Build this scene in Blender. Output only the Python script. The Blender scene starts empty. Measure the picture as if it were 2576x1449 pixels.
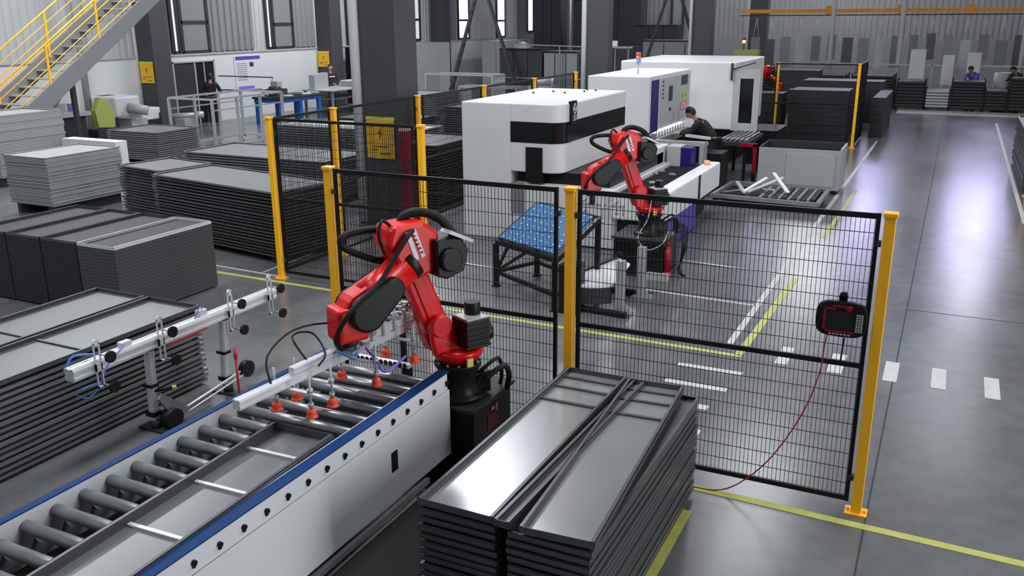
import bpy, bmesh, math, random
from mathutils import Vector, Matrix
random.seed(7)
PI = math.pi
scene = bpy.context.scene
COL = scene.collection

# ------------------------------------------------------------------ camera
yaw, pitch, roll = 0.454208, 0.295267, -0.0068314
FPX, CAMZ = 2242.86, 3.4
cy, sy, cp, sp = math.cos(yaw), math.sin(yaw), math.cos(pitch), math.sin(pitch)
f_ = Vector((-sy*cp, cy*cp, -sp)); r_ = Vector((cy, sy, 0)); u_ = r_.cross(f_)
cr, sr = math.cos(roll), math.sin(roll)
R_ = r_*cr + u_*sr; U_ = u_*cr - r_*sr
cam = bpy.data.cameras.new('camera'); camo = bpy.data.objects.new('camera', cam); COL.objects.link(camo)
M = Matrix.Identity(4)
for i in range(3):
    M[i][0] = R_[i]; M[i][1] = U_[i]; M[i][2] = -f_[i]
M[2][3] = CAMZ
camo.matrix_world = M
cam.sensor_width = 36; cam.sensor_fit = 'HORIZONTAL'; cam.lens = 36*FPX/2576.0
cam.clip_start = .05; cam.clip_end = 300
scene.camera = camo

# ------------------------------------------------------------------ light
w = bpy.data.worlds.new('world'); scene.world = w; w.use_nodes = True
w.node_tree.nodes['Background'].inputs[0].default_value = (.8, .86, 1, 1)
w.node_tree.nodes['Background'].inputs[1].default_value = .22
vs = scene.view_settings
vs.view_transform = 'Standard'; vs.look = 'None'; vs.gamma = 1; vs.exposure = 0.12; vs.use_curve_mapping = False

def area(loc, size, power, color=(1, 1, 1), rot=(0, 0, 0)):
    l = bpy.data.lights.new('area_light', 'AREA'); l.shape = 'RECTANGLE'; l.size, l.size_y = size
    l.energy = power; l.color = color
    o = bpy.data.objects.new('area_light', l); o.location = loc; o.rotation_euler = rot; COL.objects.link(o)
    return o
CEIL = 9.0
# rows of roof lights in the ceiling
for (x, y, sx, sy2, p) in ((-4.5, 5.5, 1.6, 5, 520), (2.2, 10, 1.6, 5, 420), (-9.4, 15.4, 2.6, 4.6, 850), (-3.5, 21, 1.6, 6, 330), (-14, 6, 1.6, 5, 380),
                           (-18, 14, 1.6, 6, 800), (-18, 27, 1.6, 7, 980), (-11, 30, 1.6, 7, 380), (1, 30, 1.6, 5, 90), (-12, 43, 1.6, 6, 380), (-5.6, 44.6, 2.2, 5, 620), (1.7, 45.2, 1.4, 3, 240),
                           (-9.5, -1, 1.6, 4, 300)):
    area((x, y, CEIL-.06), (sx, sy2), p, (.93, .96, 1))

# unseen side lamps, added at the solid right wall to brighten right-facing sides
area((10.9, 5.0, 4.4), (11, 4.2), 1250, (.97, .98, 1), (0, math.radians(90), 0))
area((10.9, 22.0, 4.4), (9, 4.2), 420, (.93, .96, 1), (0, math.radians(90), 0))

# ------------------------------------------------------------------ materials
def lin(c):
    return tuple(((v/255)/12.92 if v/255 <= .04045 else ((v/255+.055)/1.055)**2.4) for v in c)
MATS = {}
ORD = 'first second third fourth fifth sixth seventh eighth ninth tenth eleventh twelfth thirteenth fourteenth fifteenth sixteenth seventeenth eighteenth nineteenth twentieth twenty-first twenty-second twenty-third twenty-fourth twenty-fifth twenty-sixth twenty-seventh twenty-eighth twenty-ninth thirtieth thirty-first thirty-second thirty-third thirty-fourth'.split()
def mat(name, rgb, rough=.5, metal=0.0, noise=0.0, scale=8.0, bump=0.0, emit=0, coat=0, rn=0.0):
    if name in MATS: return MATS[name]
    m = bpy.data.materials.new(name); m.use_nodes = True
    nt = m.node_tree; b = nt.nodes['Principled BSDF']
    c = lin(rgb)
    b.inputs['Base Color'].default_value = (*c, 1)
    b.inputs['Roughness'].default_value = rough
    b.inputs['Metallic'].default_value = metal
    if coat: b.inputs['Coat Weight'].default_value = coat; b.inputs['Coat Roughness'].default_value = .08
    if emit:
        b.inputs['Emission Color'].default_value = (*c, 1); b.inputs['Emission Strength'].default_value = emit
    if noise or bump or rn:
        tc = nt.nodes.new('ShaderNodeTexCoord'); n = nt.nodes.new('ShaderNodeTexNoise')
        n.inputs['Scale'].default_value = scale; n.inputs['Detail'].default_value = 5
        nt.links.new(tc.outputs['Object'], n.inputs['Vector'])
        if noise:
            mr = nt.nodes.new('ShaderNodeMapRange'); mr.inputs['From Min'].default_value = .3; mr.inputs['From Max'].default_value = .7
            mr.inputs['To Min'].default_value = 1-noise; mr.inputs['To Max'].default_value = 1+noise
            nt.links.new(n.outputs['Fac'], mr.inputs['Value'])
            mx = nt.nodes.new('ShaderNodeVectorMath'); mx.operation = 'SCALE'; mx.inputs[0].default_value = c
            nt.links.new(mr.outputs[0], mx.inputs['Scale']); nt.links.new(mx.outputs[0], b.inputs['Base Color'])
        if rn:
            m2 = nt.nodes.new('ShaderNodeMapRange'); m2.inputs['From Min'].default_value = .3; m2.inputs['From Max'].default_value = .7
            m2.inputs['To Min'].default_value = rough-rn; m2.inputs['To Max'].default_value = rough+rn
            nt.links.new(n.outputs['Fac'], m2.inputs['Value']); nt.links.new(m2.outputs[0], b.inputs['Roughness'])
        if bump:
            bp = nt.nodes.new('ShaderNodeBump'); bp.inputs['Strength'].default_value = bump; bp.inputs['Distance'].default_value = .02
            nt.links.new(n.outputs['Fac'], bp.inputs['Height']); nt.links.new(bp.outputs[0], b.inputs['Normal'])
    MATS[name] = m
    return m
WHITE = mat('white_paint', (214, 216, 218), .38, noise=.03, scale=2)
WHITE2 = mat('white_machine_paint', (205, 206, 208), .42, noise=.03, scale=1.5)
LGREY = mat('light_grey_paint', (168, 170, 172), .45, noise=.04)
MGREY = mat('mid_grey_paint', (118, 120, 122), .5, noise=.05)
DGREY = mat('dark_grey_paint', (50, 51, 54), .5, noise=.06)
BLACK = mat('black_paint', (24, 24, 26), .4)
RUBBER = mat('black_rubber', (22, 22, 23), .6)
YELLOW = mat('safety_yellow', (255, 186, 22), .38, noise=.03, coat=.2)
RED = mat('robot_red', (212, 14, 12), .34, coat=.12)
DRED = mat('deep_red', (150, 14, 34), .4)
ORANGE = mat('orange_silicone', (238, 82, 52), .45)
BLUE = mat('blue_stripe', (10, 52, 104), .6)
NAVY = mat('navy_stripe', (36, 28, 104), .4)
for m_, s_ in ((BLACK, .25), (RUBBER, .25), (BLUE, .15), (NAVY, .2), (DRED, .3), (DGREY, .3), (RED, .4)):
    m_.node_tree.nodes['Principled BSDF'].inputs['Specular IOR Level'].default_value = s_
SHEETC = mat('conveyor_tray_steel', (128, 130, 133), .3, .55, noise=.03, scale=1.2, rn=.03)
SHEETL = mat('low_stack_tray_steel', (112, 114, 117), .34, .5, noise=.04, scale=1.2, rn=.03)
BRUSH = mat('blue_brush_top', (30, 92, 142), .7, noise=.1, scale=60)
ALU = mat('aluminium_profile', (222, 224, 228), .36, .35)
STEEL = mat('steel_roller', (150, 152, 155), .3, .7, noise=.08, scale=6, rn=.05)
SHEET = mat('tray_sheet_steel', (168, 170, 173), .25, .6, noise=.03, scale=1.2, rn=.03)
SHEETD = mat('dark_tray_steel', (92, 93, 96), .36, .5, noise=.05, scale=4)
SHEETM = mat('mid_tray_steel', (134, 135, 138), .38, .45, noise=.05, scale=4)
GALV = mat('galvanised_sheet', (172, 174, 177), .42, .35, noise=.05, scale=5)
GLASSD = mat('dark_glass', (20, 22, 24), .12)
TAPEW = mat('white_floor_tape', (184, 186, 184), .45, noise=.1, scale=12)
TAPEY = mat('yellow_floor_tape', (176, 176, 88), .45, noise=.12, scale=9)
SKIN = mat('skin', (176, 128, 104), .55)
HAIR = mat('black_hair', (18, 16, 15), .6)
CLOTHD = mat('dark_cloth', (30, 31, 34), .85)
CLOTHB = mat('blue_cloth', (84, 88, 170), .85)
TROUS = mat('dark_trousers', (26, 27, 32), .85)
PAPER = mat('pale_paper', (196, 200, 204), .6)
LEDW = mat('lit_lamp_white', (255, 255, 255), .3, emit=9)
LEDR = mat('lit_lamp_red', (255, 110, 50), .3, emit=8)
WOOD = mat('tan_timber', (190, 140, 96), .7)
SIGNY = mat('sign_yellow', (226, 172, 30), .45)
LIME = mat('lime_plastic', (196, 204, 90), .5)
TUBEB = mat('blue_air_tube', (60, 120, 200), .35)
TUBEV = mat('violet_air_tube', (118, 104, 214), .35)
GREEN = mat('green_plastic', (20, 96, 70), .5)

def floor_mat():
    m = bpy.data.materials.new('polished_grey_floor'); m.use_nodes = True
    nt = m.node_tree; b = nt.nodes['Principled BSDF']
    tc = nt.nodes.new('ShaderNodeTexCoord')
    n = nt.nodes.new('ShaderNodeTexNoise'); n.inputs['Scale'].default_value = .55; n.inputs['Detail'].default_value = 6; n.inputs['Roughness'].default_value = .6
    n2 = nt.nodes.new('ShaderNodeTexNoise'); n2.inputs['Scale'].default_value = 5; n2.inputs['Detail'].default_value = 6
    mp = nt.nodes.new('ShaderNodeMapping'); mp.inputs['Scale'].default_value = (1, .35, 1)
    nt.links.new(tc.outputs['Object'], mp.inputs[0]); nt.links.new(mp.outputs[0], n.inputs['Vector']); nt.links.new(tc.outputs['Object'], n2.inputs['Vector'])
    cr1 = nt.nodes.new('ShaderNodeValToRGB')
    cr1.color_ramp.elements[0].position = .3; cr1.color_ramp.elements[0].color = (*lin((82, 83, 85)), 1)
    cr1.color_ramp.elements[1].position = .72; cr1.color_ramp.elements[1].color = (*lin((114, 115, 117)), 1)
    ad = nt.nodes.new('ShaderNodeMath'); ad.operation = 'MULTIPLY_ADD'; ad.inputs[1].default_value = .35; ad.inputs[2].default_value = -.17
    ad2 = nt.nodes.new('ShaderNodeMath'); ad2.operation = 'ADD'
    nt.links.new(n2.outputs['Fac'], ad.inputs[0]); nt.links.new(ad.outputs[0], ad2.inputs[0]); nt.links.new(n.outputs['Fac'], ad2.inputs[1])
    nt.links.new(ad2.outputs[0], cr1.inputs['Fac']); nt.links.new(cr1.outputs[0], b.inputs['Base Color'])
    mr = nt.nodes.new('ShaderNodeMapRange'); mr.inputs['From Min'].default_value = .3; mr.inputs['From Max'].default_value = .7
    mr.inputs['To Min'].default_value = .2; mr.inputs['To Max'].default_value = .27
    nt.links.new(n.outputs['Fac'], mr.inputs['Value']); nt.links.new(mr.outputs[0], b.inputs['Roughness'])
    bp = nt.nodes.new('ShaderNodeBump'); bp.inputs['Strength'].default_value = .03; bp.inputs['Distance'].default_value = .01
    nt.links.new(n2.outputs['Fac'], bp.inputs['Height']); nt.links.new(bp.outputs[0], b.inputs['Normal'])
    return m

# ------------------------------------------------------------------ mesh helpers
class MB:
    """collects shapes; o is the origin subtracted from every point"""
    def __init__(s, o=(0, 0, 0)):
        s.v = []; s.f = []; s.sm = []; s.o = Vector(o)
    def add(s, vs_, fs, smooth=False):
        n = len(s.v); s.v += [Vector(p)-s.o for p in vs_]
        for fc in fs: s.f.append([i+n for i in fc]); s.sm.append(smooth)
        return s
    def box(s, x0, x1, y0, y1, z0, z1):
        return s.add([(x, y, z) for z in (z0, z1) for y in (y0, y1) for x in (x0, x1)],
                     [(0, 2, 3, 1), (4, 5, 7, 6), (0, 1, 5, 4), (2, 6, 7, 3), (0, 4, 6, 2), (1, 3, 7, 5)])
    def cbox(s, c, sz, rot=None):
        h = [d/2 for d in sz]; m = rot or Matrix.Identity(3)
        P = [Vector(c)+m @ Vector((x, y, z)) for z in (-h[2], h[2]) for y in (-h[1], h[1]) for x in (-h[0], h[0])]
        return s.add(P, [(0, 2, 3, 1), (4, 5, 7, 6), (0, 1, 5, 4), (2, 6, 7, 3), (0, 4, 6, 2), (1, 3, 7, 5)])
    def frame(s, a, b, up=(0, 0, 1)):
        d = (Vector(b)-Vector(a)); L = d.length; d.normalize()
        u = Vector(up)
        if abs(d.dot(u)) > .99: u = Vector((0, 1, 0))
        x = d.cross(u).normalized(); y = x.cross(d).normalized()
        return d, x, y, L
    def bar(s, a, b, wd, ht=None, up=(0, 0, 1)):
        ht = ht or wd; d, x, y, L = s.frame(a, b, up); a = Vector(a); b = Vector(b)
        P = [p+x*i*wd/2+y*j*ht/2 for p in (a, b) for i, j in ((-1, -1), (1, -1), (1, 1), (-1, 1))]
        return s.add(P, [(0, 3, 2, 1), (4, 5, 6, 7), (0, 1, 5, 4), (1, 2, 6, 5), (2, 3, 7, 6), (3, 0, 4, 7)])
    def cyl(s, a, b, r, r2=None, n=16, cap=True, smooth=True):
        r2 = r if r2 is None else r2; d, x, y, L = s.frame(a, b); a = Vector(a); b = Vector(b)
        P = [p+(x*math.cos(2*PI*i/n)+y*math.sin(2*PI*i/n))*q for p, q in ((a, r), (b, r2)) for i in range(n)]
        s.add(P, [(i, (i+1) % n, n+(i+1) % n, n+i) for i in range(n)], smooth)
        if cap: s.add(P, [tuple(range(n-1, -1, -1)), tuple(range(n, 2*n))])
        return s
    def lathe(s, c, prof, n=24):
        c = Vector(c); P = [c+Vector((r*math.cos(2*PI*i/n), r*math.sin(2*PI*i/n), z)) for r, z in prof for i in range(n)]
        F = [(k*n+i, k*n+(i+1) % n, (k+1)*n+(i+1) % n, (k+1)*n+i) for k in range(len(prof)-1) for i in range(n)]
        s.add(P, F, True); s.add(P[:n], [tuple(range(n-1, -1, -1))]); s.add(P[-n:], [tuple(range(n))]); return s
    def tube(s, pts, r, n=8, sub=4):
        P = [Vector(p) for p in pts]; Q = []
        for i in range(len(P)-1):
            p0 = P[max(i-1, 0)]; p1 = P[i]; p2 = P[i+1]; p3 = P[min(i+2, len(P)-1)]
            for k in range(sub):
                t = k/sub
                Q.append(.5*((2*p1)+(p2-p0)*t+(2*p0-5*p1+4*p2-p3)*t*t+(3*p1-p0-3*p2+p3)*t**3))
        Q.append(P[-1]); V = []; x = None
        for i, q in enumerate(Q):
            d = (Q[min(i+1, len(Q)-1)]-Q[max(i-1, 0)]).normalized()
            if x is None:
                x = d.orthogonal().normalized()
            x = (x-d*x.dot(d)).normalized(); y = d.cross(x)
            V += [q+(x*math.cos(2*PI*j/n)+y*math.sin(2*PI*j/n))*r for j in range(n)]
        F = [(i*n+j, i*n+(j+1) % n, (i+1)*n+(j+1) % n, (i+1)*n+j) for i in range(len(Q)-1) for j in range(n)]
        s.add(V, F, True); s.add(V[:n], [tuple(range(n-1, -1, -1))]); s.add(V[-n:], [tuple(range(n))]); return s
    def prism(s, pts, ext):
        """closed outline of 3d points extruded by vector ext"""
        P = [Vector(p) for p in pts]; e = Vector(ext); n = len(P)
        s.add(P+[p+e for p in P], [tuple(range(n-1, -1, -1)), tuple(range(n, 2*n))]+[(i, (i+1) % n, n+(i+1) % n, n+i) for i in range(n)]); return s
    def ball(s, c, r, n=12, sc=(1, 1, 1)):
        c = Vector(c); V = []; m = n//2
        for i in range(m+1):
            a = PI*i/m
            for j in range(n):
                b = 2*PI*j/n; V.append(c+Vector((r*sc[0]*math.sin(a)*math.cos(b), r*sc[1]*math.sin(a)*math.sin(b), r*sc[2]*math.cos(a))))
        return s.add(V, [(i*n+j, (i+1)*n+j, (i+1)*n+(j+1) % n, i*n+(j+1) % n) for i in range(m) for j in range(n)], True)
    def mesh(s, name, m, bevel=0):
        me = bpy.data.meshes.new(name); me.from_pydata(s.v, [], s.f); me.materials.append(m)
        me.polygons.foreach_set('use_smooth', s.sm); me.validate(); 
        bm = bmesh.new(); bm.from_mesh(me); bmesh.ops.remove_doubles(bm, verts=bm.verts, dist=1e-5)
        bmesh.ops.recalc_face_normals(bm, faces=bm.faces); bm.to_mesh(me); bm.free()
        me.update(); return me
    def build(s, name, m, parent=None, bevel=0):
        o = bpy.data.objects.new(name, s.mesh(name, m)); COL.objects.link(o)
        if parent: o.parent = parent
        if bevel:
            b = o.modifiers.new('bevel', 'BEVEL'); b.width = bevel; b.segments = 2; b.limit_method = 'ANGLE'; b.angle_limit = .7
        return o

def tag(o, label=None, cat=None, group=None, kind=None):
    if label: o['label'] = label
    if cat: o['category'] = cat
    if group: o['group'] = group
    if kind: o['kind'] = kind
    return o
def thing(name, label, cat, loc=(0, 0, 0), group=None, rz=0):
    o = bpy.data.objects.new(name, None); o.location = loc; o.rotation_euler = (0, 0, rz); o.empty_display_size = .1
    COL.objects.link(o); return tag(o, label, cat, group)
def copy_thing(o, loc=None, rz=None, label=None, group=None):
    c = o.copy(); COL.objects.link(c)
    if loc is not None: c.location = loc
    if rz is not None: c.rotation_euler = (0, 0, rz)
    if label: c['label'] = label
    if group: c['group'] = group
    for ch in [x for x in COL.objects if x.parent == o]:
        d = ch.copy(); COL.objects.link(d); d.parent = c
        for g2 in [x for x in COL.objects if x.parent == ch]:
            e = g2.copy(); COL.objects.link(e); e.parent = d
    return c
def struct(name, mb, m, label=None):
    return tag(mb.build(name, m), label, None, None, 'structure')

# ------------------------------------------------------------------ setting
XW, YF = -23.0, 48.0
struct('floor', MB().box(XW-.3, 14, -4, YF+.3, -.2, 0), floor_mat(), 'polished grey concrete factory floor')
# expansion joints cut dark in the floor
JOINT = mat('dark_floor_joint', (38, 38, 40), .7)
struct('trim_1', MB().box(-.205, -.193, 1, 36, 0, .0015), JOINT, 'thin dark expansion joint running along the aisle')
struct('trim_2', MB().box(-.19, 6, 11.225, 11.237, 0, .0015), JOINT, 'thin dark expansion joint crossing the aisle')
# walls
CORR = mat('grey_corrugated_wall', (172, 173, 175), .6, noise=.04, scale=.8)
CORRD = mat('dark_corrugated_wall', (126, 127, 129), .6, noise=.05, scale=.8)
WHWALL = mat('white_lower_wall', (198, 200, 202), .6, noise=.03, scale=.6)
def corr(x, y0, y1, z0, z1, step=.25, d=.035, along='y', sgn=1):
    mb = MB(); n = int(round((y1-y0)/step)); pr = []
    for i in range(n):
        a = y0+i*step
        pr += [(a, 0), (a+step*.4, 0), (a+step*.5, d), (a+step*.9, d)]
    pr.append((y0+n*step, 0))
    V = []
    for a, q in pr:
        for z in (z0, z1): V.append((x+q*sgn, a, z) if along == 'y' else (a, x+q*sgn, z))
    mb.add(V, [(2*i, 2*i+2, 2*i+3, 2*i+1) for i in range(len(pr)-1)])
    # solid backing
    if along == 'y': mb.box(x-.2*sgn, x-.002*sgn, y0, y1, z0, z1)
    else: mb.box(y0, y1, x+.002, x+.2, z0, z1)
    return mb
struct('wall_left', corr(XW, -3, YF, 2.27, CEIL), CORR, 'grey corrugated metal cladding of the left wall')
struct('wall_left_lower', MB().box(XW-.2, XW+.06, -3, YF, 0, 2.27), WHWALL, 'white lower band of the left wall')
struct('wall_back', corr(YF, XW, 14, 2.27, CEIL, along='x', sgn=-1), CORRD, 'grey corrugated metal cladding of the far wall')
struct('wall_back_lower', MB().box(XW, 14, YF-.06, YF+.2, 0, 2.27), MGREY, 'pale lower band of the far wall')
struct('wall_right', MB().box(11.0, 11.3, -4, YF+.3, 0, CEIL), LGREY, 'plain right wall')
struct('ceiling', MB().box(XW-.3, 14, -4, YF+.3, CEIL, CEIL+.2), DGREY, 'dark factory roof above the hall')
struct('trim_3', MB().box(XW+.05, XW+.1, -3, YF, 2.25, 2.3), LGREY, 'thin grey sill on top of the white lower wall')
# windows in the left wall (tall and narrow) and darker ribbed panels beside them
DAY = mat('bright_daylight_pane', (240, 246, 255), .3, emit=2.2)
STRIP = mat('pale_light_strip', (225, 228, 232), .4, emit=.45)
DAYG = mat('grey_frosted_pane', (120, 122, 124), .4, emit=.06)
wn = 0
def window(y0, y1, z0, z1, m, bars=(), lab=''):
    global wn; wn += 1
    e = bpy.data.objects.new('window_%d' % wn, None); e.location = (XW+.03, (y0+y1)/2, z0); COL.objects.link(e)
    tag(e, lab, None, None, 'structure'); o = e.location
    MB(o).box(XW+.04, XW+.06, y0, y1, z0, z1).build('pane', m, e)
    fr = MB(o)
    for a in (y0, y1): fr.box(XW+.03, XW+.1, a-.06, a+.06, z0, z1)
    for z in (z0, z1)+tuple(bars): fr.box(XW+.03, XW+.1, y0, y1, z-.05, z+.05)
    fr.build('window_frame', DGREY, e)
for (y0, y1, z0, z1, m, bars, lab) in (
        (22.1, 22.35, 2.35, 6.5, STRIP, (), 'narrow bright vertical light strip in the wall above the dark doorway'),
        (22.5, 23.7, 2.35, 6.5, DAYG, (3.3,), 'frosted window panel beside the narrow light strip over the doorway'),
        (26.65, 26.9, 2.35, 6.5, STRIP, (), 'narrow bright vertical light strip in the wall above the blue notice board'),
        (27.0, 28.1, 2.35, 6.5, DAYG, (3.2,), 'frosted grey window panel above the white wall, right of the notice board'),
        (31.6, 31.85, 2.35, 6.5, STRIP, (), 'narrow bright light strip left of the huge dark column'),
        (36.6, 37.3, 2.4, 6.5, STRIP, (3.3,), 'bright two-part window right of the huge dark column'),
        (41.0, 42.1, 2.35, 6.5, DAY, (3.25,), 'brightest tall window behind the left stepladder'),
        (45.3, 46.3, 2.35, 6.5, DAY, (3.2,), 'bright window seen through the right leg of the stepladder')):
    window(y0, y1, z0, z1, m, bars, lab)
def fwindow(x0, x1, z0, z1, m, lab):
    global wn; wn += 1
    e = bpy.data.objects.new('window_%d' % wn, None); e.location = ((x0+x1)/2, YF-.05, z0); COL.objects.link(e)
    tag(e, lab, None, None, 'structure'); o = e.location
    MB(o).box(x0, x1, YF-.09, YF-.06, z0, z1).build('pane', m, e)
    fr = MB(o)
    for a in (x0, x1): fr.box(a-.06, a+.06, YF-.14, YF-.04, z0, z1)
    for z in (z0, z1): fr.box(x0, x1, YF-.14, YF-.04, z-.05, z+.05)
    fr.build('window_frame', DGREY, e)
DAYB = mat('blue_white_daylight_pane', (208, 203, 255), .3, emit=6.5)
fwindow(-22.3, -21.9, 2.6, 7, DAY, 'very narrow bright window in the far corner')
fwindow(-17.1, -16.6, 2.35, 6, DAY, 'small bright window in the far wall behind the right stepladder')
fwindow(-13.9, -13.3, 2.5, 5, DAYG, 'frosted pane in the far wall behind the right stepladder')
fwindow(.2, 3.0, 5.0, 8.4, DAYB, 'high bright window in the far wall at the end of the aisle')
fwindow(-4.6, -2.2, 5.2, 8.4, DAYB, 'high bright window in the far wall, left of the aisle end')
fwindow(-9.6, -8.2, 6.0, 8.6, DAYB, 'high bright window in the far wall above the white machines')
# dark ribbed infill panels on the left wall
for i, (y0, y1) in enumerate(((23.8, 25.9), (28.2, 29.4), (33, 36.4), (38.9, 40.8))):
    struct('trim_%d' % (4+i), corr(XW+.06, y0, y1, 2.35, 6.5, step=.3, d=.06), CORRD, 'darker ribbed cladding bay on the left wall, %s from the staircase' % ORD[i])
struct('trim_8', MB().box(-1.8, 3, 35.2, 36.6, 0, .02), mat('pale_floor_strip', (176, 176, 176), .5, noise=.05), 'pale strip of floor across the far end of the aisle')

# floor tape
def tape(i, pts, wd, m, lab):
    mb = MB()
    for (a, b) in zip(pts[:-1], pts[1:]):
        a = Vector((*a, .002)); b = Vector((*b, .002)); d = (b-a).normalized(); mb.bar(a-d*wd/2, b+d*wd/2, wd, .003)
    return tag(mb.build('floor_tape', m), lab, 'floor marking')
tape(0, [(-1.36, 2.6), (-1.36, 5.6)], .065, TAPEY, 'yellow floor tape beside the tray stack at the lower right')
tape(1, [(-1.62, 5.98), (4, 5.82)], .075, TAPEY, 'yellow floor tape running under the big front fence post')
tape(2, [(-9.6, 9.02), (-1.7, 8.84)], .07, TAPEY, 'yellow floor tape along the back fence')
tape(3, [(-1.7, 8.9), (-1.62, 12.0)], .08, TAPEY, 'short yellow floor tape beside the white aisle line')
tape(4, [(-1.6, 14.6), (-1.55, 19)], .06, TAPEY, 'faded yellow floor tape beside the white aisle line, farther off')
tape(5, [(-1.86, 9.2), (-1.79, 27)], .07, TAPEW, 'long white floor line along the left edge of the aisle')
tape(6, [(-3.25, 12.33), (-1.9, 12.15)], .05, TAPEW, 'white floor line right of the black robot pedestal')
tape(7, [(-3.3, 10.71), (-1.9, 10.62)], .05, TAPEW, 'white floor line right of the steel profile stand')
tape(8, [(-9.6, 9.28), (-8.05, 9.2)], .045, TAPEW, 'white floor line left of the back fence post')
tape(9, [(-8.4, 9.3), (-8.45, 11)], .04, TAPEW, 'white floor line outside the side fence')
tape(10, [(-6.5, 10.93), (-5.3, 10.76)], .05, TAPEW, 'white floor line left of the blue brush table')
for i, (x, y, sx, sy2) in enumerate(((-1.26, 9.05, .12, .52), (-.74, 9.05, .14, .55), (-.23, 9.05, .13, .55), (.2, 9.05, .13, .55), (.66, 9.0, .13, .55))):
    tag(MB().box(x-sx/2, x+sx/2, y-sy2/2, y+sy2/2, 0, .004).build('floor_patch', TAPEW),
        ('white floor patch nearest the yellow corner, behind the fence', 'white floor patch behind the control pendant', 'white floor patch just right of the tall yellow front post',
         'white floor patch in the open aisle, left of two', 'rightmost white floor patch in the open aisle')[i], 'floor marking', 'row of white floor patches')
for i, (x0, x1, y) in enumerate(((-2.2, -1.55, 8.35), (-2.2, -1.6, 7.9), (-2.0, -1.66, 7.42), (-1.75, -1.6, 6.9))):
    tag(MB().box(x0, x1, y-.05, y+.05, 0, .004).build('floor_dash', TAPEW),
        ('farthest long white floor dash behind the front fence', 'faint long white floor dash behind the front fence', 'short white floor dash behind the tray stack', 'tiny white floor dash nearest the front fence')[i], 'floor marking')

# building columns
def column(x0, x1, y0, y1, lab, edge=True, edge_w=.12):
    t = thing('steel_column', lab, 'column', ((x0+x1)/2, (y0+y1)/2, 0)); o = t.location
    m = MB(o); m.box(x0, x1, y0, y1, 0, CEIL)
    m.build('column_shaft', mat('dark_column_paint', (62, 63, 66), .55, noise=.05, scale=1), t, .01)
    MB(o).box(x0-.08, x1+.08, y0-.08, y1+.08, 0, .04).build('base_plate', DGREY, t)
    if edge: MB(o).cyl((x0-.05, y0-.03, 0.04), (x0-.05, y0-.03, CEIL), edge_w/2, n=12).build('downpipe', WHITE2, t)
    return t
column(-8.88, -8.16, 12.5, 13.15, 'huge dark steel column with a pale pipe, carrying the large yellow sign', edge_w=.16)
column(-8.83, -8.22, 22.6, 22.95, 'dark steel column behind the white machine, second in its row', edge_w=.13)
column(-8.85, -8.15, 33.2, 33.7, 'dark steel column between the right stepladder and the far beam')
column(-8.9, -8.1, 43.4, 44, 'farthest dark steel column near the red lamp, left of the yellow beam')
column(-22.9, -22.25, 20.6, 21.3, 'dark steel column against the left wall, right of the staircase')
column(-22.9, -22.2, 29.5, 30.2, 'dark steel column against the left wall behind the seated bench worker', edge_w=.1)
column(-22.9, -22.2, 38.2, 38.9, 'dark steel column against the left wall right of the two-part window', edge=False)

# yellow electrical signs
def sign(x0, x1, z0, z1, y, lab):
    t = thing('warning_sign', lab, 'sign', ((x0+x1)/2, y, (z0+z1)/2)); o = t.location; W_, H_ = x1-x0, z1-z0
    sb = MB(o).box(x0, x1, y-.02, y, z0, z1).build('sign_board', SIGNY, t)
    cx, cz = (x0+x1)/2, z0+H_*.66; s = H_*.17
    MB(o).prism([(cx+a*s, y-.024, cz+b*s) for a, b in ((.25, 1), (-.5, -.1), (-.05, -.1), (-.3, -1), (.5, .15), (.05, .15))], (0, .003, 0)).build('lightning_bolt', mat('sign_brown', (120, 70, 10), .5), sb)
    b = MB(o)
    for k, (a, c) in enumerate(((.2, .8), (.15, .4), (.5, .85))): b.box(x0+W_*a, x0+W_*c, y-.024, y-.02, z0+H_*(.3-.09*k), z0+H_*(.33-.09*k))
    b.build('text_lines', mat('sign_brown', (120, 70, 10)), sb)
    MB(o).box(x0-.01, x1+.01, y-.012, y-.002, z1, z1+.05).build('top_edge', LIME, t)
sign(-8.78, -8.24, 1.14, 1.78, 12.49, 'large yellow electrical warning sign with a lightning bolt on the huge column')
sign(-22.85, -22.3, 1.5, 2.1, 20.58, 'yellow electrical warning sign on the column beside the staircase')
sign(-22.88, -22.35, 1.55, 2.1, 29.48, 'yellow electrical warning sign on the column behind the bench worker')
t = thing('red_guard_rail', 'deep red upright perforated guard on the right side of the huge column', 'guard', (-8.05, 12.6, 0)); o = t.location
m = MB(o).box(-8.14, -7.99, 12.45, 12.75, .03, 1.62)
m.build('guard_panel', DRED, t)
m = MB(o)
for k in range(9): m.box(-8.11, -8.02, 12.445, 12.45, .12+k*.16, .2+k*.16)
m.build('slot', mat('deep_red_shade', (110, 8, 26), .5), t)
MB(o).box(-8.14, -7.99, 12.45, 12.75, 1.62, 1.68).build('guard_cap', mat('pink_cap', (226, 190, 200), .5), t)
MB(o).box(-8.155, -7.97, 12.43, 12.78, 0, .03).build('guard_foot', DRED, t)
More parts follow.
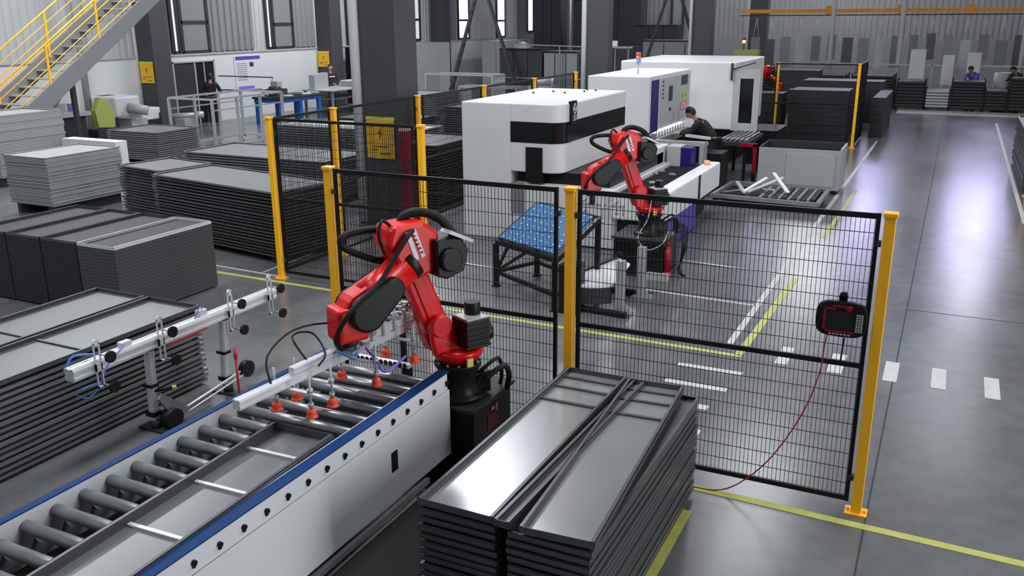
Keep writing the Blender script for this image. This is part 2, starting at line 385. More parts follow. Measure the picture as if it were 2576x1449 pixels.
# ------------------------------------------------------------------ safety fence
def make_post(h=2.17):
    t = thing('fence_post', '', 'fence post')
    MB().box(-.035, .035, -.035, .035, .01, h-.02).build('post_tube', YELLOW, t, .004)
    MB().box(-.045, .045, -.045, .045, h-.02, h+.012).build('post_cap', YELLOW, t, .006)
    m = MB().box(-.075, .075, -.06, .06, 0, .012)
    for a in (-1, 1): m.cyl((a*.058, 0, .01), (a*.058, 0, .03), .01, n=6)
    m.build('base_plate', YELLOW, t)
    return t
post0 = make_post()
PG = 'yellow posts of the safety fence'
posts = [(-.27, 6.12, 'large yellow fence post at the right end of the front fence, beside the pendant'),
         (-2.49, 6.12, 'yellow fence post in the middle of the front fence, behind the tray stack'),
         (-4.77, 6.18, 'bright yellow fence post at the left end of the front fence, by the robot'),
         (-7.97, 9.15, 'leftmost yellow fence post, at the corner of the back fence'),
         (-5.66, 9.15, 'yellow fence post directly behind the front robot, right end of the back fence'),
         (-7.95, 10.5, 'yellow fence post right behind the corner post, seen between the dark piles'),
         (-7.93, 12.75, 'slim yellow fence post right of the large yellow sign'),
         (-7.93, 15.1, 'short-looking yellow-green post just left of the white machine top'),
         (-7.9, 17.3, 'small yellow-green post peeking over the white machine top'),
         (-7.9, 19.6, 'dull grey-green post left of the second dark column'),
         (-2.28, 25.3, 'tall thin yellow post at the right of the far fenced area'),
         (-4.35, 25.4, 'dim olive post at the left of the far fenced area')]
for i, (x, y, lab) in enumerate(posts):
    if i == 0: post0.location = (x, y, 0); post0['label'] = lab; post0['group'] = PG
    else: copy_thing(post0, (x, y, 0), 0, lab, PG)
def make_panel(L, zt=2.15, zb=.1, zm=1.11, lab='', x0=0, y0=0, ang=0):
    t = thing('mesh_fence', lab, 'fence panel', (x0, y0, 0), 'black mesh panels of the safety fence', ang)
    m = MB()
    for z in (zt, zm, zb): m.box(0, L, -.011, .011, z-.018, z+.018)
    for x in (.012, L-.012): m.box(x-.014, x+.014, -.012, .012, zb-.02, zt+.02)
    m.build('frame', BLACK, t)
    m = MB(); n = int(L/.03)
    for i in range(1, n): x = L*i/n; m.box(x-.0017, x+.0017, -.002, .002, zb, zt)
    k = 18
    for i in range(1, k): z = zb+(zt-zb)*i/k; m.box(0, L, .001, .005, z-.0022, z+.0022)
    m.build('wire_mesh', BLACK, t)
    m = MB()
    for x in (0, L):
        for z in (zb+.15, zt-.2): m.box(x-.02, x+.02, -.02, .02, z, z+.04)
    m.build('clip', DGREY, t)
    return t
pn0 = make_panel(2.1, lab='black mesh fence panel at the front right, with the control pendant on it', x0=-2.43, y0=6.12)
copy_thing(pn0, (-4.7, 6.16, 0), -.015, 'black mesh fence panel at the front, behind the red robot arm')
copy_thing(pn0, (-7.87, 9.15, 0), 0, 'black mesh fence panel at the back left, in front of the dark piles')
make_panel(1.2, lab='narrow black mesh side panel behind the leftmost corner post', x0=-7.96, y0=9.22, ang=PI/2)
copy_thing(pn0, (-7.94, 10.58, 0), PI/2, 'black mesh side panel in front of the large yellow sign')
copy_thing(pn0, (-7.93, 12.9, 0), PI/2, 'black mesh side panel left of the white machine front')
copy_thing(pn0, (-7.92, 15.15, 0), PI/2, 'black mesh side panel behind the white machine top, nearer')
copy_thing(pn0, (-7.9, 17.4, 0), PI/2, 'black mesh side panel behind the white machine top, farther')
copy_thing(pn0, (-4.4, 25.36, 0), 0, 'black mesh panel between the two far posts, in front of the dark box stacks')
copy_thing(pn0, (-2.27, 25.4, 0), PI/2, 'black mesh panel leading away from the tall thin far post')

# ------------------------------------------------------------------ control pendant on the fence
t = thing('control_pendant', 'black robot control pendant with red trim hanging on the front fence', 'control pendant', (-.5, 6.06, 1.44)); o = t.location
prof = []
cx, cz, hw, hh = -.5, 1.44, .165, .125
for a in range(0, 360, 15):
    c, s = math.cos(math.radians(a)), math.sin(math.radians(a))
    prof.append((cx+hw*math.copysign(abs(c)**.55, c), 6.055, cz+hh*math.copysign(abs(s)**.55, s)))
pb = MB(o).prism(prof, (0, .045, 0)).build('pendant_body', BLACK, t, .008)
MB(o).box(cx-.1, cx+.075, 6.051, 6.055, cz-.075, cz+.06).build('screen', GLASSD, pb)
m = MB(o)
for b in ((-.115, -.1, -.09, .07), (-.115, .09, -.09, -.078), (-.06, .07, .085, .097), (-.115, -.04, .065, .078)): m.box(cx+b[0], cx+b[1], 6.049, 6.055, cz+b[2], cz+b[3])
m.cyl((cx+.05, 6.03, cz+.085), (cx+.05, 6.055, cz+.085), .018, n=12)
m.build('red_trim', DRED, pb)
m = MB(o)
for i in range(8):
    for j in range(3): m.box(cx+.095+j*.016, cx+.107+j*.016, 6.049, 6.055, cz-.075+i*.016, cz-.064+i*.016)
for i in range(6): m.box(cx-.07+i*.024, cx-.054+i*.024, 6.049, 6.055, cz-.108, cz-.098)
m.build('button_keys', LGREY, pb)
m = MB(o).cyl((cx, 6.06, cz+.16), (cx, 6.1, cz+.16), .028, n=16).box(cx-.026, cx+.026, 6.06, 6.1, cz+.1, cz+.16)
m.build('hanging_hook', BLACK, t)
tag(MB().tube([(-.58, 6.07, 1.315), (-.59, 6.07, 1.22), (-.6, 6.06, 1.05), (-.66, 6.06, .8), (-.76, 6.05, .55), (-.9, 6.03, .3), (-1.08, 6.0, .1), (-1.25, 5.98, .012), (-1.5, 5.97, .012)], .005, 6).build('pendant_cable', mat('red_black_cable', (138, 26, 40), .5)),
    'thin red cable dropping from the control pendant to the floor', 'cable')
tag(MB().tube([(-.47, 6.1, 1.3), (-.475, 6.1, 1.22), (-.48, 6.1, 1.12)], .006, 6).build('pendant_strap', BLACK), 'short black strap hanging just below the control pendant', 'strap')

# ------------------------------------------------------------------ trays
TW, TL = .48, 2.15
def tray_mesh(wd, ln, th, m, lip=.02, name='sheet_metal_tray', fin=.028):
    mb = MB(); h = th
    mb.box(0, wd, 0, ln, h*.1, h*.1+.004)
    for (x0, x1, y0, y1) in ((0, .004, 0, ln), (wd-.004, wd, 0, ln), (0, wd, 0, .004), (0, wd, ln-.004, ln)): mb.box(x0, x1, y0, y1, 0, h)
    mb.box(0, lip, 0, ln, h-.003, h); mb.box(wd-lip, wd, 0, ln, h-.003, h)
    mb.box(0, wd, 0, lip*.8, h-.003, h); mb.box(0, wd, ln-lip*.8, ln, h-.003, h)
    return mb.mesh(name, m)
def ghost(name, me, loc, rz, label, cat, group, parent=None, tilt=(0, 0)):
    o = bpy.data.objects.new(name, me); COL.objects.link(o); o.location = loc; o.rotation_euler = (tilt[0], tilt[1], rz)
    if parent: o.parent = parent
    if label: tag(o, label, cat, group)
    return o
def top_tray(loc, rz, label, group, m=SHEET, wd=TW, ln=TL, th=.042, bars=(.12, .3, .55), tilt=(0, 0), name='sheet_metal_tray', rimm=None, barm=None):
    t = thing(name, label, 'metal tray', loc, group, rz); t.rotation_euler = (tilt[0], tilt[1], rz)
    mb = MB(); mb.box(0, wd, 0, ln, 0, .004); mb.build('tray_floor', m, t)
    mb = MB()
    for (x0, x1, y0, y1) in ((0, .004, 0, ln), (wd-.004, wd, 0, ln), (0, wd, 0, .004), (0, wd, ln-.004, ln)): mb.box(x0, x1, y0, y1, 0, th)
    mb.box(0, .024, 0, ln, th-.003, th); mb.box(wd-.024, wd, 0, ln, th-.003, th)
    mb.build('rim', rimm or SHEETD, t)
    for b in bars:
        y = ln-b; mb = MB(); mb.box(.03, wd-.03, y-.012, y+.012, .004, .018)
        for x in (.05, wd-.05): mb.cyl((x, y, .018), (x, y, .022), .006, n=8)
        mb.build('crossbar', barm or SHEETD, t)
    return t
# right stack: two columns of trays side by side
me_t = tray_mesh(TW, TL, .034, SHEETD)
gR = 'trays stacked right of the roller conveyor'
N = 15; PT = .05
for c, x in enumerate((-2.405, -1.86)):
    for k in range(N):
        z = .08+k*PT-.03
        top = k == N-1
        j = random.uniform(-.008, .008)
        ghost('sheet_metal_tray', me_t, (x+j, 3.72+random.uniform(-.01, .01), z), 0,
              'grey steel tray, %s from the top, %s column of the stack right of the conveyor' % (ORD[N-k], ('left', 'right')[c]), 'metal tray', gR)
        # dark spacers
ztop = .08+N*PT-.03
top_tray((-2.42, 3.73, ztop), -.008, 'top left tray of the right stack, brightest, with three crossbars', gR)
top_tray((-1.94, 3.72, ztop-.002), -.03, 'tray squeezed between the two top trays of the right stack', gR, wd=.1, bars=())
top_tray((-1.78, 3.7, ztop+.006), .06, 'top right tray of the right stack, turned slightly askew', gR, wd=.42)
tag(MB().box(-2.3, -1.5, 3.85, 5.75, 0, .05).build('pallet', DGREY), 'dark pallet under the tray stack right of the conveyor', 'pallet')

# low stack on the left (louvred side)
me_l = tray_mesh(.68, 3.6, .03, SHEETM, .03)
for c, x in enumerate((-7.6, -6.88)):
    for k in range(14):
        ghost('shelf_tray', me_l, (x+random.uniform(-.008, .008), 2.34+random.uniform(-.012, .012), .03+k*.052), 0,
              'dark tray, %s from the top, %s column of the low stack behind the gripper stand' % (ORD[14-k], ('left', 'right')[c]), 'metal tray', 'long dark trays stacked left of the conveyor')
for c, (x, lab) in enumerate(((-7.6, 'top left tray of the low dark stack at the left edge'), (-6.88, 'top right tray of the low dark stack behind the gripper rack'))):
    top_tray((x, 2.34, .03+14*.052), 0, lab, 'long dark trays stacked left of the conveyor', m=SHEETL, wd=.68, ln=3.6, bars=(1.25, 2.4))

# boxy stacks on the left: three columns
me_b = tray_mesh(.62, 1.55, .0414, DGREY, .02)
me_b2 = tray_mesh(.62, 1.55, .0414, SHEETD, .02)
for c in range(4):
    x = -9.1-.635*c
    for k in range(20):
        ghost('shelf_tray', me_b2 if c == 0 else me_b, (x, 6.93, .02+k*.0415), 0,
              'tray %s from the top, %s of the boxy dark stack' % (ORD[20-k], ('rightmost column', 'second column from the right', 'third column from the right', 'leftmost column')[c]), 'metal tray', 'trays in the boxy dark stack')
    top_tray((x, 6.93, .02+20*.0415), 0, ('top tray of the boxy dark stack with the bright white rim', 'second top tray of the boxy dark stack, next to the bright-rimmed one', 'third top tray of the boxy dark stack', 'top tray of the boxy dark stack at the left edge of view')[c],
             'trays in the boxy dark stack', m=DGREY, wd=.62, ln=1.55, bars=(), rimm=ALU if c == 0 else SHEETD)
def pile(name, label, x0, x1, y0, y1, z0, n, pitch, m, cat='metal tray', group=None, gap=.35, jit=.015, mt=None, rz=0):
    wd, ln = x1-x0, y1-y0
    mb = MB(); th = pitch*(1-gap)
    mb.box(0, wd, 0, ln, 0, .004)
    for (a, b, c2, d) in ((0, .004, 0, ln), (wd-.004, wd, 0, ln), (0, wd, 0, .004), (0, wd, ln-.004, ln)): mb.box(a, b, c2, d, 0, th)
    mb.box(0, wd, 0, .04, th-.003, th); mb.box(0, wd, ln-.04, ln, th-.003, th); mb.box(0, .04, 0, ln, th-.003, th); mb.box(wd-.04, wd, 0, ln, th-.003, th)
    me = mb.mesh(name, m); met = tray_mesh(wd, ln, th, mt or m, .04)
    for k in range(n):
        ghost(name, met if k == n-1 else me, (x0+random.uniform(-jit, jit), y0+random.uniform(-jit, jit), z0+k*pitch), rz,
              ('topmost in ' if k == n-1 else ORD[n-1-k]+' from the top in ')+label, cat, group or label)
    # two runners below
    if z0 > .05:
        t = tag(MB((0, 0, 0)).box(.1, .2, .05, ln-.05, 0, z0).box(wd-.2, wd-.1, .05, ln-.05, 0, z0).box(.2, wd-.2, ln*.45, ln*.55, z0*.3, z0*.7).build('pallet', DGREY), 'dark pallet under '+label, 'pallet')
        t.location = (x0, y0, 0); t.rotation_euler = (0, 0, rz)
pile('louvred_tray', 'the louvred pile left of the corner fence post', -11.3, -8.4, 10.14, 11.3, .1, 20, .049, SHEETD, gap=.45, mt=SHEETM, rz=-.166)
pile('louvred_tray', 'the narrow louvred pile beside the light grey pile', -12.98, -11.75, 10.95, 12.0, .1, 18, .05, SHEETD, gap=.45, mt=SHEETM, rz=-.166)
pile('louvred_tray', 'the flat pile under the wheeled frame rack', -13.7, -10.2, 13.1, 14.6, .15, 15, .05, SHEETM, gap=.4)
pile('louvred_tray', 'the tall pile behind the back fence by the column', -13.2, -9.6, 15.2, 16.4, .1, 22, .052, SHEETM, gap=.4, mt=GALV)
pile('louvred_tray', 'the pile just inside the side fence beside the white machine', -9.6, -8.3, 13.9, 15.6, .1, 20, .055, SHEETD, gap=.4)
pile('steel_sheet', 'the light grey pile on the low stand at the left', -15.35, -14.22, 10.48, 12.1, .2, 31, .0285, GALV, gap=.25)
pile('steel_sheet', 'the tall light grey pile at the left edge', -19.1, -17.85, 12.1, 13.75, .2, 32, .0405, GALV, gap=.05)
pile('steel_sheet', 'the dark box pile in front of the white welding machine', -19.0, -17.3, 15.8, 17.2, .08, 14, .05, SHEETM, gap=.35)
tag(MB().box(-17.6, -15.95, 13.45, 13.75, .0, .9).build('crate', WHITE2), 'pale flat-topped crate behind the light grey pile', 'crate')
# bright edges of white folded sheets on the far pile
for k, (z, x0) in enumerate(((1.224, -12.6), (1.224, -11.9), (1.224, -12.2))):
    tag(MB().box(x0, x0+2.2, 15.3+k*.32, 15.42+k*.32, z, z+.03).build('steel_strip', ALU), ('bright steel strip on the tall pile behind the back fence, nearest', 'bright steel strip on the tall pile behind the back fence, middle', 'bright steel strip on the tall pile behind the back fence, farthest')[k], 'metal strip', 'bright strips on the pile')

# ------------------------------------------------------------------ roller conveyor
XL, XR, CZ, Y0, Y1 = -4.14, -3.04, .95, -.4, 5.18
t = thing('roller_conveyor', 'long white roller conveyor with a blue top edge and steel rollers', 'conveyor', ((XL+XR)/2, 2.5, 0)); o = t.location
m = MB(o).box(XR-.025, XR, Y0, Y1+.0, .3, .81).build('side_panel', WHITE, t, .003)
m = MB(o).box(XR-.03, XR-.006, Y0, Y1-.02, .815, CZ-.004).build('bolt_strip', WHITE, t, .002)
m = MB(o)
y = Y1-.04
while y > Y0:
    MB(o).cyl((XR-.008, y, .878), (XR+.012, y, .878), .015, n=6).box(XR-.006, XR+.004, y-.009, y+.009, .85, .875).build('bolt', BLACK, t); y -= .175
MB(o).box(XR-.08, XR, Y0, Y1, CZ-.004, CZ+.004).build('top_edge', BLUE, t)
MB(o).box(XL, XL+.05, Y0, Y1, CZ-.004, CZ+.004).build('top_edge', BLUE, t)
MB(o).box(XL, XL+.045, Y0, Y1, .3, CZ-.004).build('side_panel', WHITE, t, .003)
MB(o).box(XR-.1, XR-.03, Y0, Y1, .62, CZ-.006).build('inner_rail', WHITE2, t)
y = Y1-.1
k = 0
while y > Y0:
    m = MB(o).cyl((XL+.055, y, .868), (XR-.1, y, .868), .036, n=20)
    m.cyl((XL+.04, y, .868), (XR-.04, y, .868), .014, n=10)
    m.build('roller', STEEL, t)
    MB(o).prism([(XL+.045, y-.06, .76), (XL+.045, y+.02, .76), (XL+.045, y-.02, .84)], (.09, 0, 0)).build('roller_bracket', MGREY, t)
    y -= .1795
MB(o).box(XL+.06, XR-.06, Y0, Y1, .64, .66).build('drip_tray', BLACK, t)
for zz, dx in ((.2, 0), (.1, .01)): MB(o).box(XR-.05-dx, XR-.01-dx, Y0, Y1-.3, zz, zz+.04).build('lower_rail', GALV, t)
for yy in (0.2, 1.9, 3.5, 4.9):
    for xx in (XL+.08, XR-.1): MB(o).box(xx-.03, xx+.03, yy-.03, yy+.03, 0, .6).build('leg', DGREY, t)
m = MB(o).box(XR-.001, XR+.004, 4.4, 4.47, .52, .66); m.build('handle_slot', BLACK, t)
tag(MB(o).box(XL+.06, XR-.06, Y1-.02, Y1, .62, .85).build('end_plate', WHITE2, t))
# tray travelling on the rollers
top_tray((-3.53, 1.3, .906), .034, 'long steel tray travelling on the roller conveyor', None, m=SHEETC, wd=.46, ln=2.66, bars=(.28, .72, 1.2), th=.06, barm=ALU)
top_tray((-4.03, -.3, .906), 0, 'second tray on the conveyor, cut off at the bottom left corner', None, m=GALV, wd=.46, ln=2.3, bars=(.3,), th=.04)
t = thing('low_trolley', 'low black trolley with steel edge rails on the floor between conveyor and tray stack', 'trolley', (-2.72, 3.2, 0)); o = t.location
MB(o).box(-2.97, -2.47, 1.2, 4.72, .06, .26).build('trolley_body', BLACK, t, .03)
for k in range(2): MB(o).box(-2.985, -2.965, 1.2, 4.6, .12+.08*k, .145+.08*k).build('edge_rail', GALV, t)
for xx in (-2.9, -2.54):
    for yy in (1.5, 4.4): MB(o).cyl((xx-.02, yy, .04), (xx+.02, yy, .04), .04, n=12).build('caster', RUBBER, t)
# low toothed rail at the end of the conveyor
t = thing('toothed_rail', 'small toothed chrome rail at the far end of the conveyor', 'rail', (-3.75, 5.26, .88)); o = t.location
MB(o).box(-4.08, -3.4, 5.2, 5.25, .9, .93).build('rail_bar', ALU, t)
m = MB(o)
for k in range(16): m.box(-4.07+k*.042, -4.05+k*.042, 5.19, 5.2, .905, .94)
m.build('tooth', BLACK, t)
MB(o).box(-3.44, -3.4, 5.2, 5.25, 0, .9).build('stand', BLACK, t)
MB(o).box(-4.08, -4.04, 5.2, 5.25, 0, .9).build('stand', BLACK, t)
tag(MB().bar((-3.62, 5.5, 0), (-3.6, 5.45, 1.12), .035, .035).box(-3.7, -3.54, 5.42, 5.58, 0, .012).build('sensor_stand', BLACK), 'black upright bar between the conveyor end and the front fence', 'stand')
# ------------------------------------------------------------------ robot on pedestal
def make_pedestal(lab, loc, sx=.56, sy2=.62, h=.65):
    t = thing('robot_pedestal', lab, 'pedestal', loc)
    cb = MB().box(-sx/2, sx/2, -sy2/2, sy2/2, 0.02, h-.03).build('cabinet', BLACK, t, .006)
    MB().box(-sx/2-.03, sx/2+.03, -sy2/2-.03, sy2/2+.03, h-.03, h).build('top_plate', DGREY, t, .004)
    MB().box(-sx/2-.05, sx/2+.05, -sy2/2-.05, sy2/2+.05, 0, .02).build('base_plate', DGREY, t)
    m = MB().box(sx/2-.001, sx/2+.004, -.08, .1, .38, .5)
    m.build('red_plate', mat('dark_red_label', (110, 10, 28), .5), cb)
    m = MB().box(sx/2, sx/2+.006, -.02, .03, .52, .545).box(sx/2, sx/2+.006, .05, .08, .5, .56)
    m.build('latch', LGREY, cb)
    return t
def Y(x, y, z): return (x, y, z)
def link(mb, a, b, w0, w1, y0, y1, n=10):
    """rounded-end link in the x-z plane between points a and b, extruded y0..y1"""
    ax, az = a; bx, bz = b; ang = math.atan2(bz-az, bx-ax); P = []
    for i in range(n+1):
        th = ang+PI/2+PI*i/n; P.append((ax+w0*math.cos(th), y0, az+w0*math.sin(th)))
    for i in range(n+1):
        th = ang-PI/2+PI*i/n; P.append((bx+w1*math.cos(th), y0, bz+w1*math.sin(th)))
    return mb.prism(P, (0, y1-y0, 0))
def make_robot(lab, loc, rz):
    t = thing('industrial_robot', lab, 'industrial robot', loc, None, rz)
    b = MB().lathe((0, 0, 0), [(.21, 0), (.21, .03), (.17, .05), (.15, .1), (.145, .18), (.165, .24), (.18, .26), (.18, .285)], 28)
    b.cbox((-.14, .02, .1), (.16, .2, .17)).build('base_housing', BLACK, t, .008)
    m = MB()
    for i in range(12): a = 2*PI*i/12; m.cyl((.165*math.cos(a), .165*math.sin(a), .285), (.165*math.cos(a), .165*math.sin(a), .298), .01, n=8)
    m.build('base_bolt', GALV, t)
    # turret: dish then fork that carries the shoulder
    m = MB().lathe((0, 0, 0), [(.12, .285), (.15, .3), (.19, .345), (.2, .385), (.17, .4)], 28)
    m.prism([(-.12, -.16, .38), (.2, -.16, .38), (.25, -.16, .5), (.26, -.16, .62), (.2, -.16, .7), (.1, -.16, .7), (.04, -.16, .56)], (0, .13, 0))
    m.prism([(-.02, .0, .38), (.22, .0, .38), (.25, .0, .5), (.25, .0, .62), (.19, .0, .68), (.1, .0, .66)], (0, .06, 0))
    m.build('turret', RED, t, .018)
    MB().cyl((.17, -.17, .6), (.17, .08, .6), .085, n=24).build('shoulder_joint', RED, t, .01)
    m = MB().cbox((-.06, .1, .53), (.2, .2, .22)); m.cyl((-.1, .06, .64), (-.1, .06, .74), .06, n=20).cyl((-.16, .1, .5), (-.22, .1, .5), .07, n=20)
    for k in range(5): m.box(-.17, .05, .2, .212, .43+k*.04, .445+k*.04)
    smo = m.build('shoulder_motor', BLACK, t, .01)
    MB().cbox((-.06, .1, .645), (.18, .18, .01)).build('motor_lid', GALV, smo)
    MB().cyl((.2, -.02, .7), (.2, -.02, .78), .012, n=10).cyl((.2, -.02, .76), (.2, -.02, .79), .02, n=12).build('eye_bolt', ALU, t)
    # lower arm
    m = link(MB(), (.17, .6), (.41, 1.2), .1, .095, -.12, .0)
    m.build('lower_arm', RED, t, .022)
    link(MB(), (.19, .64), (.39, 1.16), .045, .04, .0, .012).build('arm_rib', RED, t, .008)
    # elbow housing
    m = MB().prism([(.3, -.06, 1.06), (.42, -.06, 1.02), (.55, -.06, 1.12), (.64, -.06, 1.3), (.6, -.06, 1.42), (.36, -.06, 1.43), (.24, -.06, 1.34), (.22, -.06, 1.12)], (0, .25, 0))
    eh = m.build('elbow_housing', RED, t, .03)
    m = MB().cyl((.41, -.15, 1.2), (.41, -.06, 1.2), .1, n=24); m.build('elbow_joint', DRED, t, .008)
    m = MB().prism([(.3, -.02, 1.3), (.3, -.02, 1.04), (.22, -.02, 1.01), (.08, -.02, 1.05), (.04, -.02, 1.2), (.1, -.02, 1.29)], (0, .27, 0))
    m.cyl((.2, .25, 1.15), (.2, .29, 1.15), .085, n=18)
    m.build('elbow_motor', BLACK, t, .012)
    MB().prism([(.22, .16, 1.34), (.2, .16, 1.36), (.02, .16, 1.27), (.03, .16, 1.25)], (0, .12, 0)).build('motor_shield', GALV, t)
    m = MB().tube([(.46, .03, 1.4), (.42, .04, 1.455), (.32, .07, 1.47), (.2, .12, 1.42), (.13, .15, 1.33), (.1, .17, 1.28)], .032, 10)
    m.build('top_hose', RUBBER, t)
    m = MB().prism([(.48, .192, 1.38), (.41, .192, 1.18), (.44, .192, 1.165), (.51, .192, 1.37)], (0, .004, 0)).prism([(.43, .192, 1.39), (.36, .192, 1.19), (.39, .192, 1.18), (.46, .192, 1.385)], (0, .004, 0))
    m.build('white_label', WHITE, eh)
    m = MB()
    for k in range(6): x0 = .385+k*.014; z0 = 1.215+k*.03; m.prism([(x0-.008, .196, z0), (x0+.01, .196, z0-.004), (x0+.016, .196, z0+.012), (x0-.002, .196, z0+.016)], (0, .002, 0))
    m.build('label_print', DRED, eh)
    # forearm
    ring = MB(); A = Vector((.44, .1, 1.14)); B = Vector((.88, .1, .84)); d = (B-A).normalized()
    ring.cyl(A-d*.02, A+d*.04, .128, n=28); ring.build('forearm_collar', BLACK, t, .008)
    m = MB().cyl(A+d*.04, A+d*.2, .125, .115, n=24).cyl(A+d*.2, A+d*.38, .115, .14, n=24)
    m.build('forearm', RED, t)
    link(MB(), tuple((A+d*.2)[i] for i in (0, 2)), tuple((A+d*.47)[i] for i in (0, 2)), .1, .145, .0, .18).build('wrist_fork', RED, t, .03)
    link(MB(), tuple((A+d*.24)[i] for i in (0, 2)), tuple((A+d*.47)[i] for i in (0, 2)), .09, .13, .18, .25).build('wrist_cover', BLACK, t, .02)
    link(MB(), tuple((A+d*.24)[i] for i in (0, 2)), tuple((A+d*.47)[i] for i in (0, 2)), .09, .13, -.04, .0).build('wrist_cover', BLACK, t, .02)
    m = MB().cyl((.89, .09, .87), (.91, .09, .68), .11, .085, n=20).cbox((.92, .09, .8), (.22, .21, .24))
    m.build('wrist', RED, t, .025)
    MB().cyl((.91, .09, .68), (.9, .09, .64), .055, n=20).build('tool_flange', DGREY, t)
    m = MB().tube([(.42, .16, 1.38), (.5, .22, 1.36), (.6, .22, 1.24), (.74, .24, 1.08), (.88, .25, .99), (1.0, .24, .88), (1.05, .17, .72), (.97, .12, .62)], .017, 10)
    m.build('dress_hose', RUBBER, t)
    m = MB().tube([(.5, .0, 1.36), (.66, -.05, 1.37), (.8, -.06, 1.36), (.86, -.06, 1.33), (.84, -.06, 1.27), (.72, -.04, 1.2), (.6, -.02, 1.15), (.5, 0, 1.14)], .026, 10)
    m.build('dress_hose', RUBBER, t)
    m = MB().tube([(.56, .1, 1.4), (.66, .16, 1.47), (.7, .18, 1.38), (.66, .17, 1.25)], .012, 8)
    m.build('dress_hose', RUBBER, t)
    m = MB().tube([(-.1, .2, .16), (-.26, .22, .24), (-.33, .2, .16), (-.34, .16, .02)], .022, 8).tube([(-.12, .1, .18), (-.3, .1, .26), (-.36, .06, .1), (-.36, .04, .01)], .015, 8)
    m.build('base_cable', RUBBER, t)
    m = MB().box(.0, .05, .2, .215, .3, .36); m.build('yellow_tag', LIME, t)
    return t
AZ = math.radians(-118)
make_pedestal('black pedestal cabinet with a red plate under the front robot', (-3.17, 5.56, 0))
rob = make_robot('large bright red robot arm reaching over the roller conveyor', (-3.12, 5.45, .65), AZ)
make_pedestal('black pedestal cabinet under the second red robot, inside the fence', (-3.6, 11.62, 0), .7, .7, .53)
AZ2 = math.radians(-135)
copy_thing(rob, (-3.56, 11.6, .53), AZ2, 'red robot arm in the middle, in front of the low white machine bed')
make_pedestal('dark pedestal of the far red robot behind the white machine door', (-5.75, 28.9, 0), .6, .6, .5)
copy_thing(rob, (-5.75, 28.9, .5), math.radians(-25), 'far red robot arm peeking out right of the white machine door')

# ------------------------------------------------------------------ suction gripper held by the front robot
FX, FY, FZ = -3.12+.9*math.cos(AZ)-.09*math.sin(AZ), 5.45+.9*math.sin(AZ)+.09*math.cos(AZ), 1.29
t = thing('suction_gripper', 'aluminium suction gripper with orange cups held by the front robot over the conveyor', 'gripper', (FX, FY, FZ)); o = t.location
def profile(mb, a, b, s):
    mb.bar(a, b, s, s)
    d, x, y, L = mb.frame(a, b)
    for q in (x, y):
        for sg in (-1, 1):
            for off in (-.3, .3):
                c = q*sg*s*.5+(y if q is x else x)*off*s
                mb.bar(Vector(a)+c, Vector(b)+c, s*.16, s*.16)
    return mb
gz = 1.2
profile(MB(o), (-3.62, 3.66, gz), (-3.44, 5.62, gz), .06).build('main_beam', ALU, t)
profile(MB(o), (-3.56, 4.1, gz+.065), (-3.44, 5.4, gz+.065), .045).build('upper_beam', ALU, t)
MB(o).cyl((FX, FY, FZ), (FX, FY, gz+.03), .05, n=16).cbox((FX, FY, gz+.06), (.16, .2, .03)).build('mounting_plate', GALV, t)
cups = [(-3.66, 4.05), (-3.65, 4.24), (-3.39, 4.06), (-3.37, 4.25), (-3.6, 4.66), (-3.31, 4.66), (-3.3, 5.13), (-3.31, 5.58), (-3.56, 5.15)]
for i in range(0, 9):
    x, y = cups[i]; bx = -3.62+(y-3.66)*.0918
    m = MB(o).box(min(x, bx)-.01, max(x, bx)+.01, y-.018, y+.018, gz-.045, gz-.035)
    m.build('bracket', ALU, t)
    m = MB(o).cyl((x, y, 1.05), (x, y, gz+.09), .008, n=10).cyl((x, y, gz-.035), (x, y, gz-.01), .02, n=10).cyl((x, y, 1.07), (x, y, 1.095), .018, n=10)
    rd = m.build('cup_rod', GALV, t)
    MB(o).lathe((x, y, 1.0), [(.042, 0), (.034, .01), (.027, .016), (.034, .024), (.026, .032), (.032, .04), (.02, .05), (.012, .06)], 18).build('suction_cup', ORANGE, rd)
m = MB(o)
random.seed(3)
for k in range(22):
    y = 4.72+k*.042; x = -3.6+(y-3.66)*.0918
    zz = gz+.12+random.uniform(-.02, .07)
    m.cbox((x+random.uniform(-.04, .05), y, zz), (.05, .04, .05)); m.cyl((x-.06, y, zz), (x+.07, y, zz), .01, n=8)
    if k % 3 == 0: m.cyl((x+.03, y, gz+.03), (x+.03, y, zz+.07), .012, n=8)
m.build('valve_block', GALV, t, .004)
m = MB(o).box(-3.47, -3.38, 5.4, 5.56, gz+.05, gz+.24).cyl((-3.42, 5.5, gz+.24), (-3.42, 5.5, gz+.32), .022, n=12); m.build('valve_head', WHITE2, t, .008)
for k in range(12):
    y0 = 4.5+k*.085; m = MB(o).tube([(-3.52, y0, gz+.12), (-3.46+.02*(k % 3), y0+.08, gz+.19), (-3.5, y0+.2, gz+.16), (-3.45, y0+.3, gz+.12)], .005, 6)
    m.build('air_tube', RUBBER, t)
MB(o).tube([(FX-.02, FY+.03, FZ+.02), (FX-.08, FY-.05, FZ-.02), (FX-.1, FY-.2, gz+.05), (FX-.12, FY-.25, gz)], .012, 8).build('air_tube', TUBEB, t)
MB(o).tube([(FX+.03, FY, FZ), (FX+.1, FY-.1, gz+.04), (FX+.02, FY-.15, gz+.08), (FX-.06, FY-.1, gz+.06)], .01, 8).build('air_tube', TUBEB, t)
MB(o).tube([(FX+.04, FY+.05, FZ), (FX+.16, FY+.05, gz-.02), (FX+.25, FY+.02, gz-.08), (FX+.3, FY+.2, gz-.02)], .009, 8).build('air_tube', TUBEV, t)
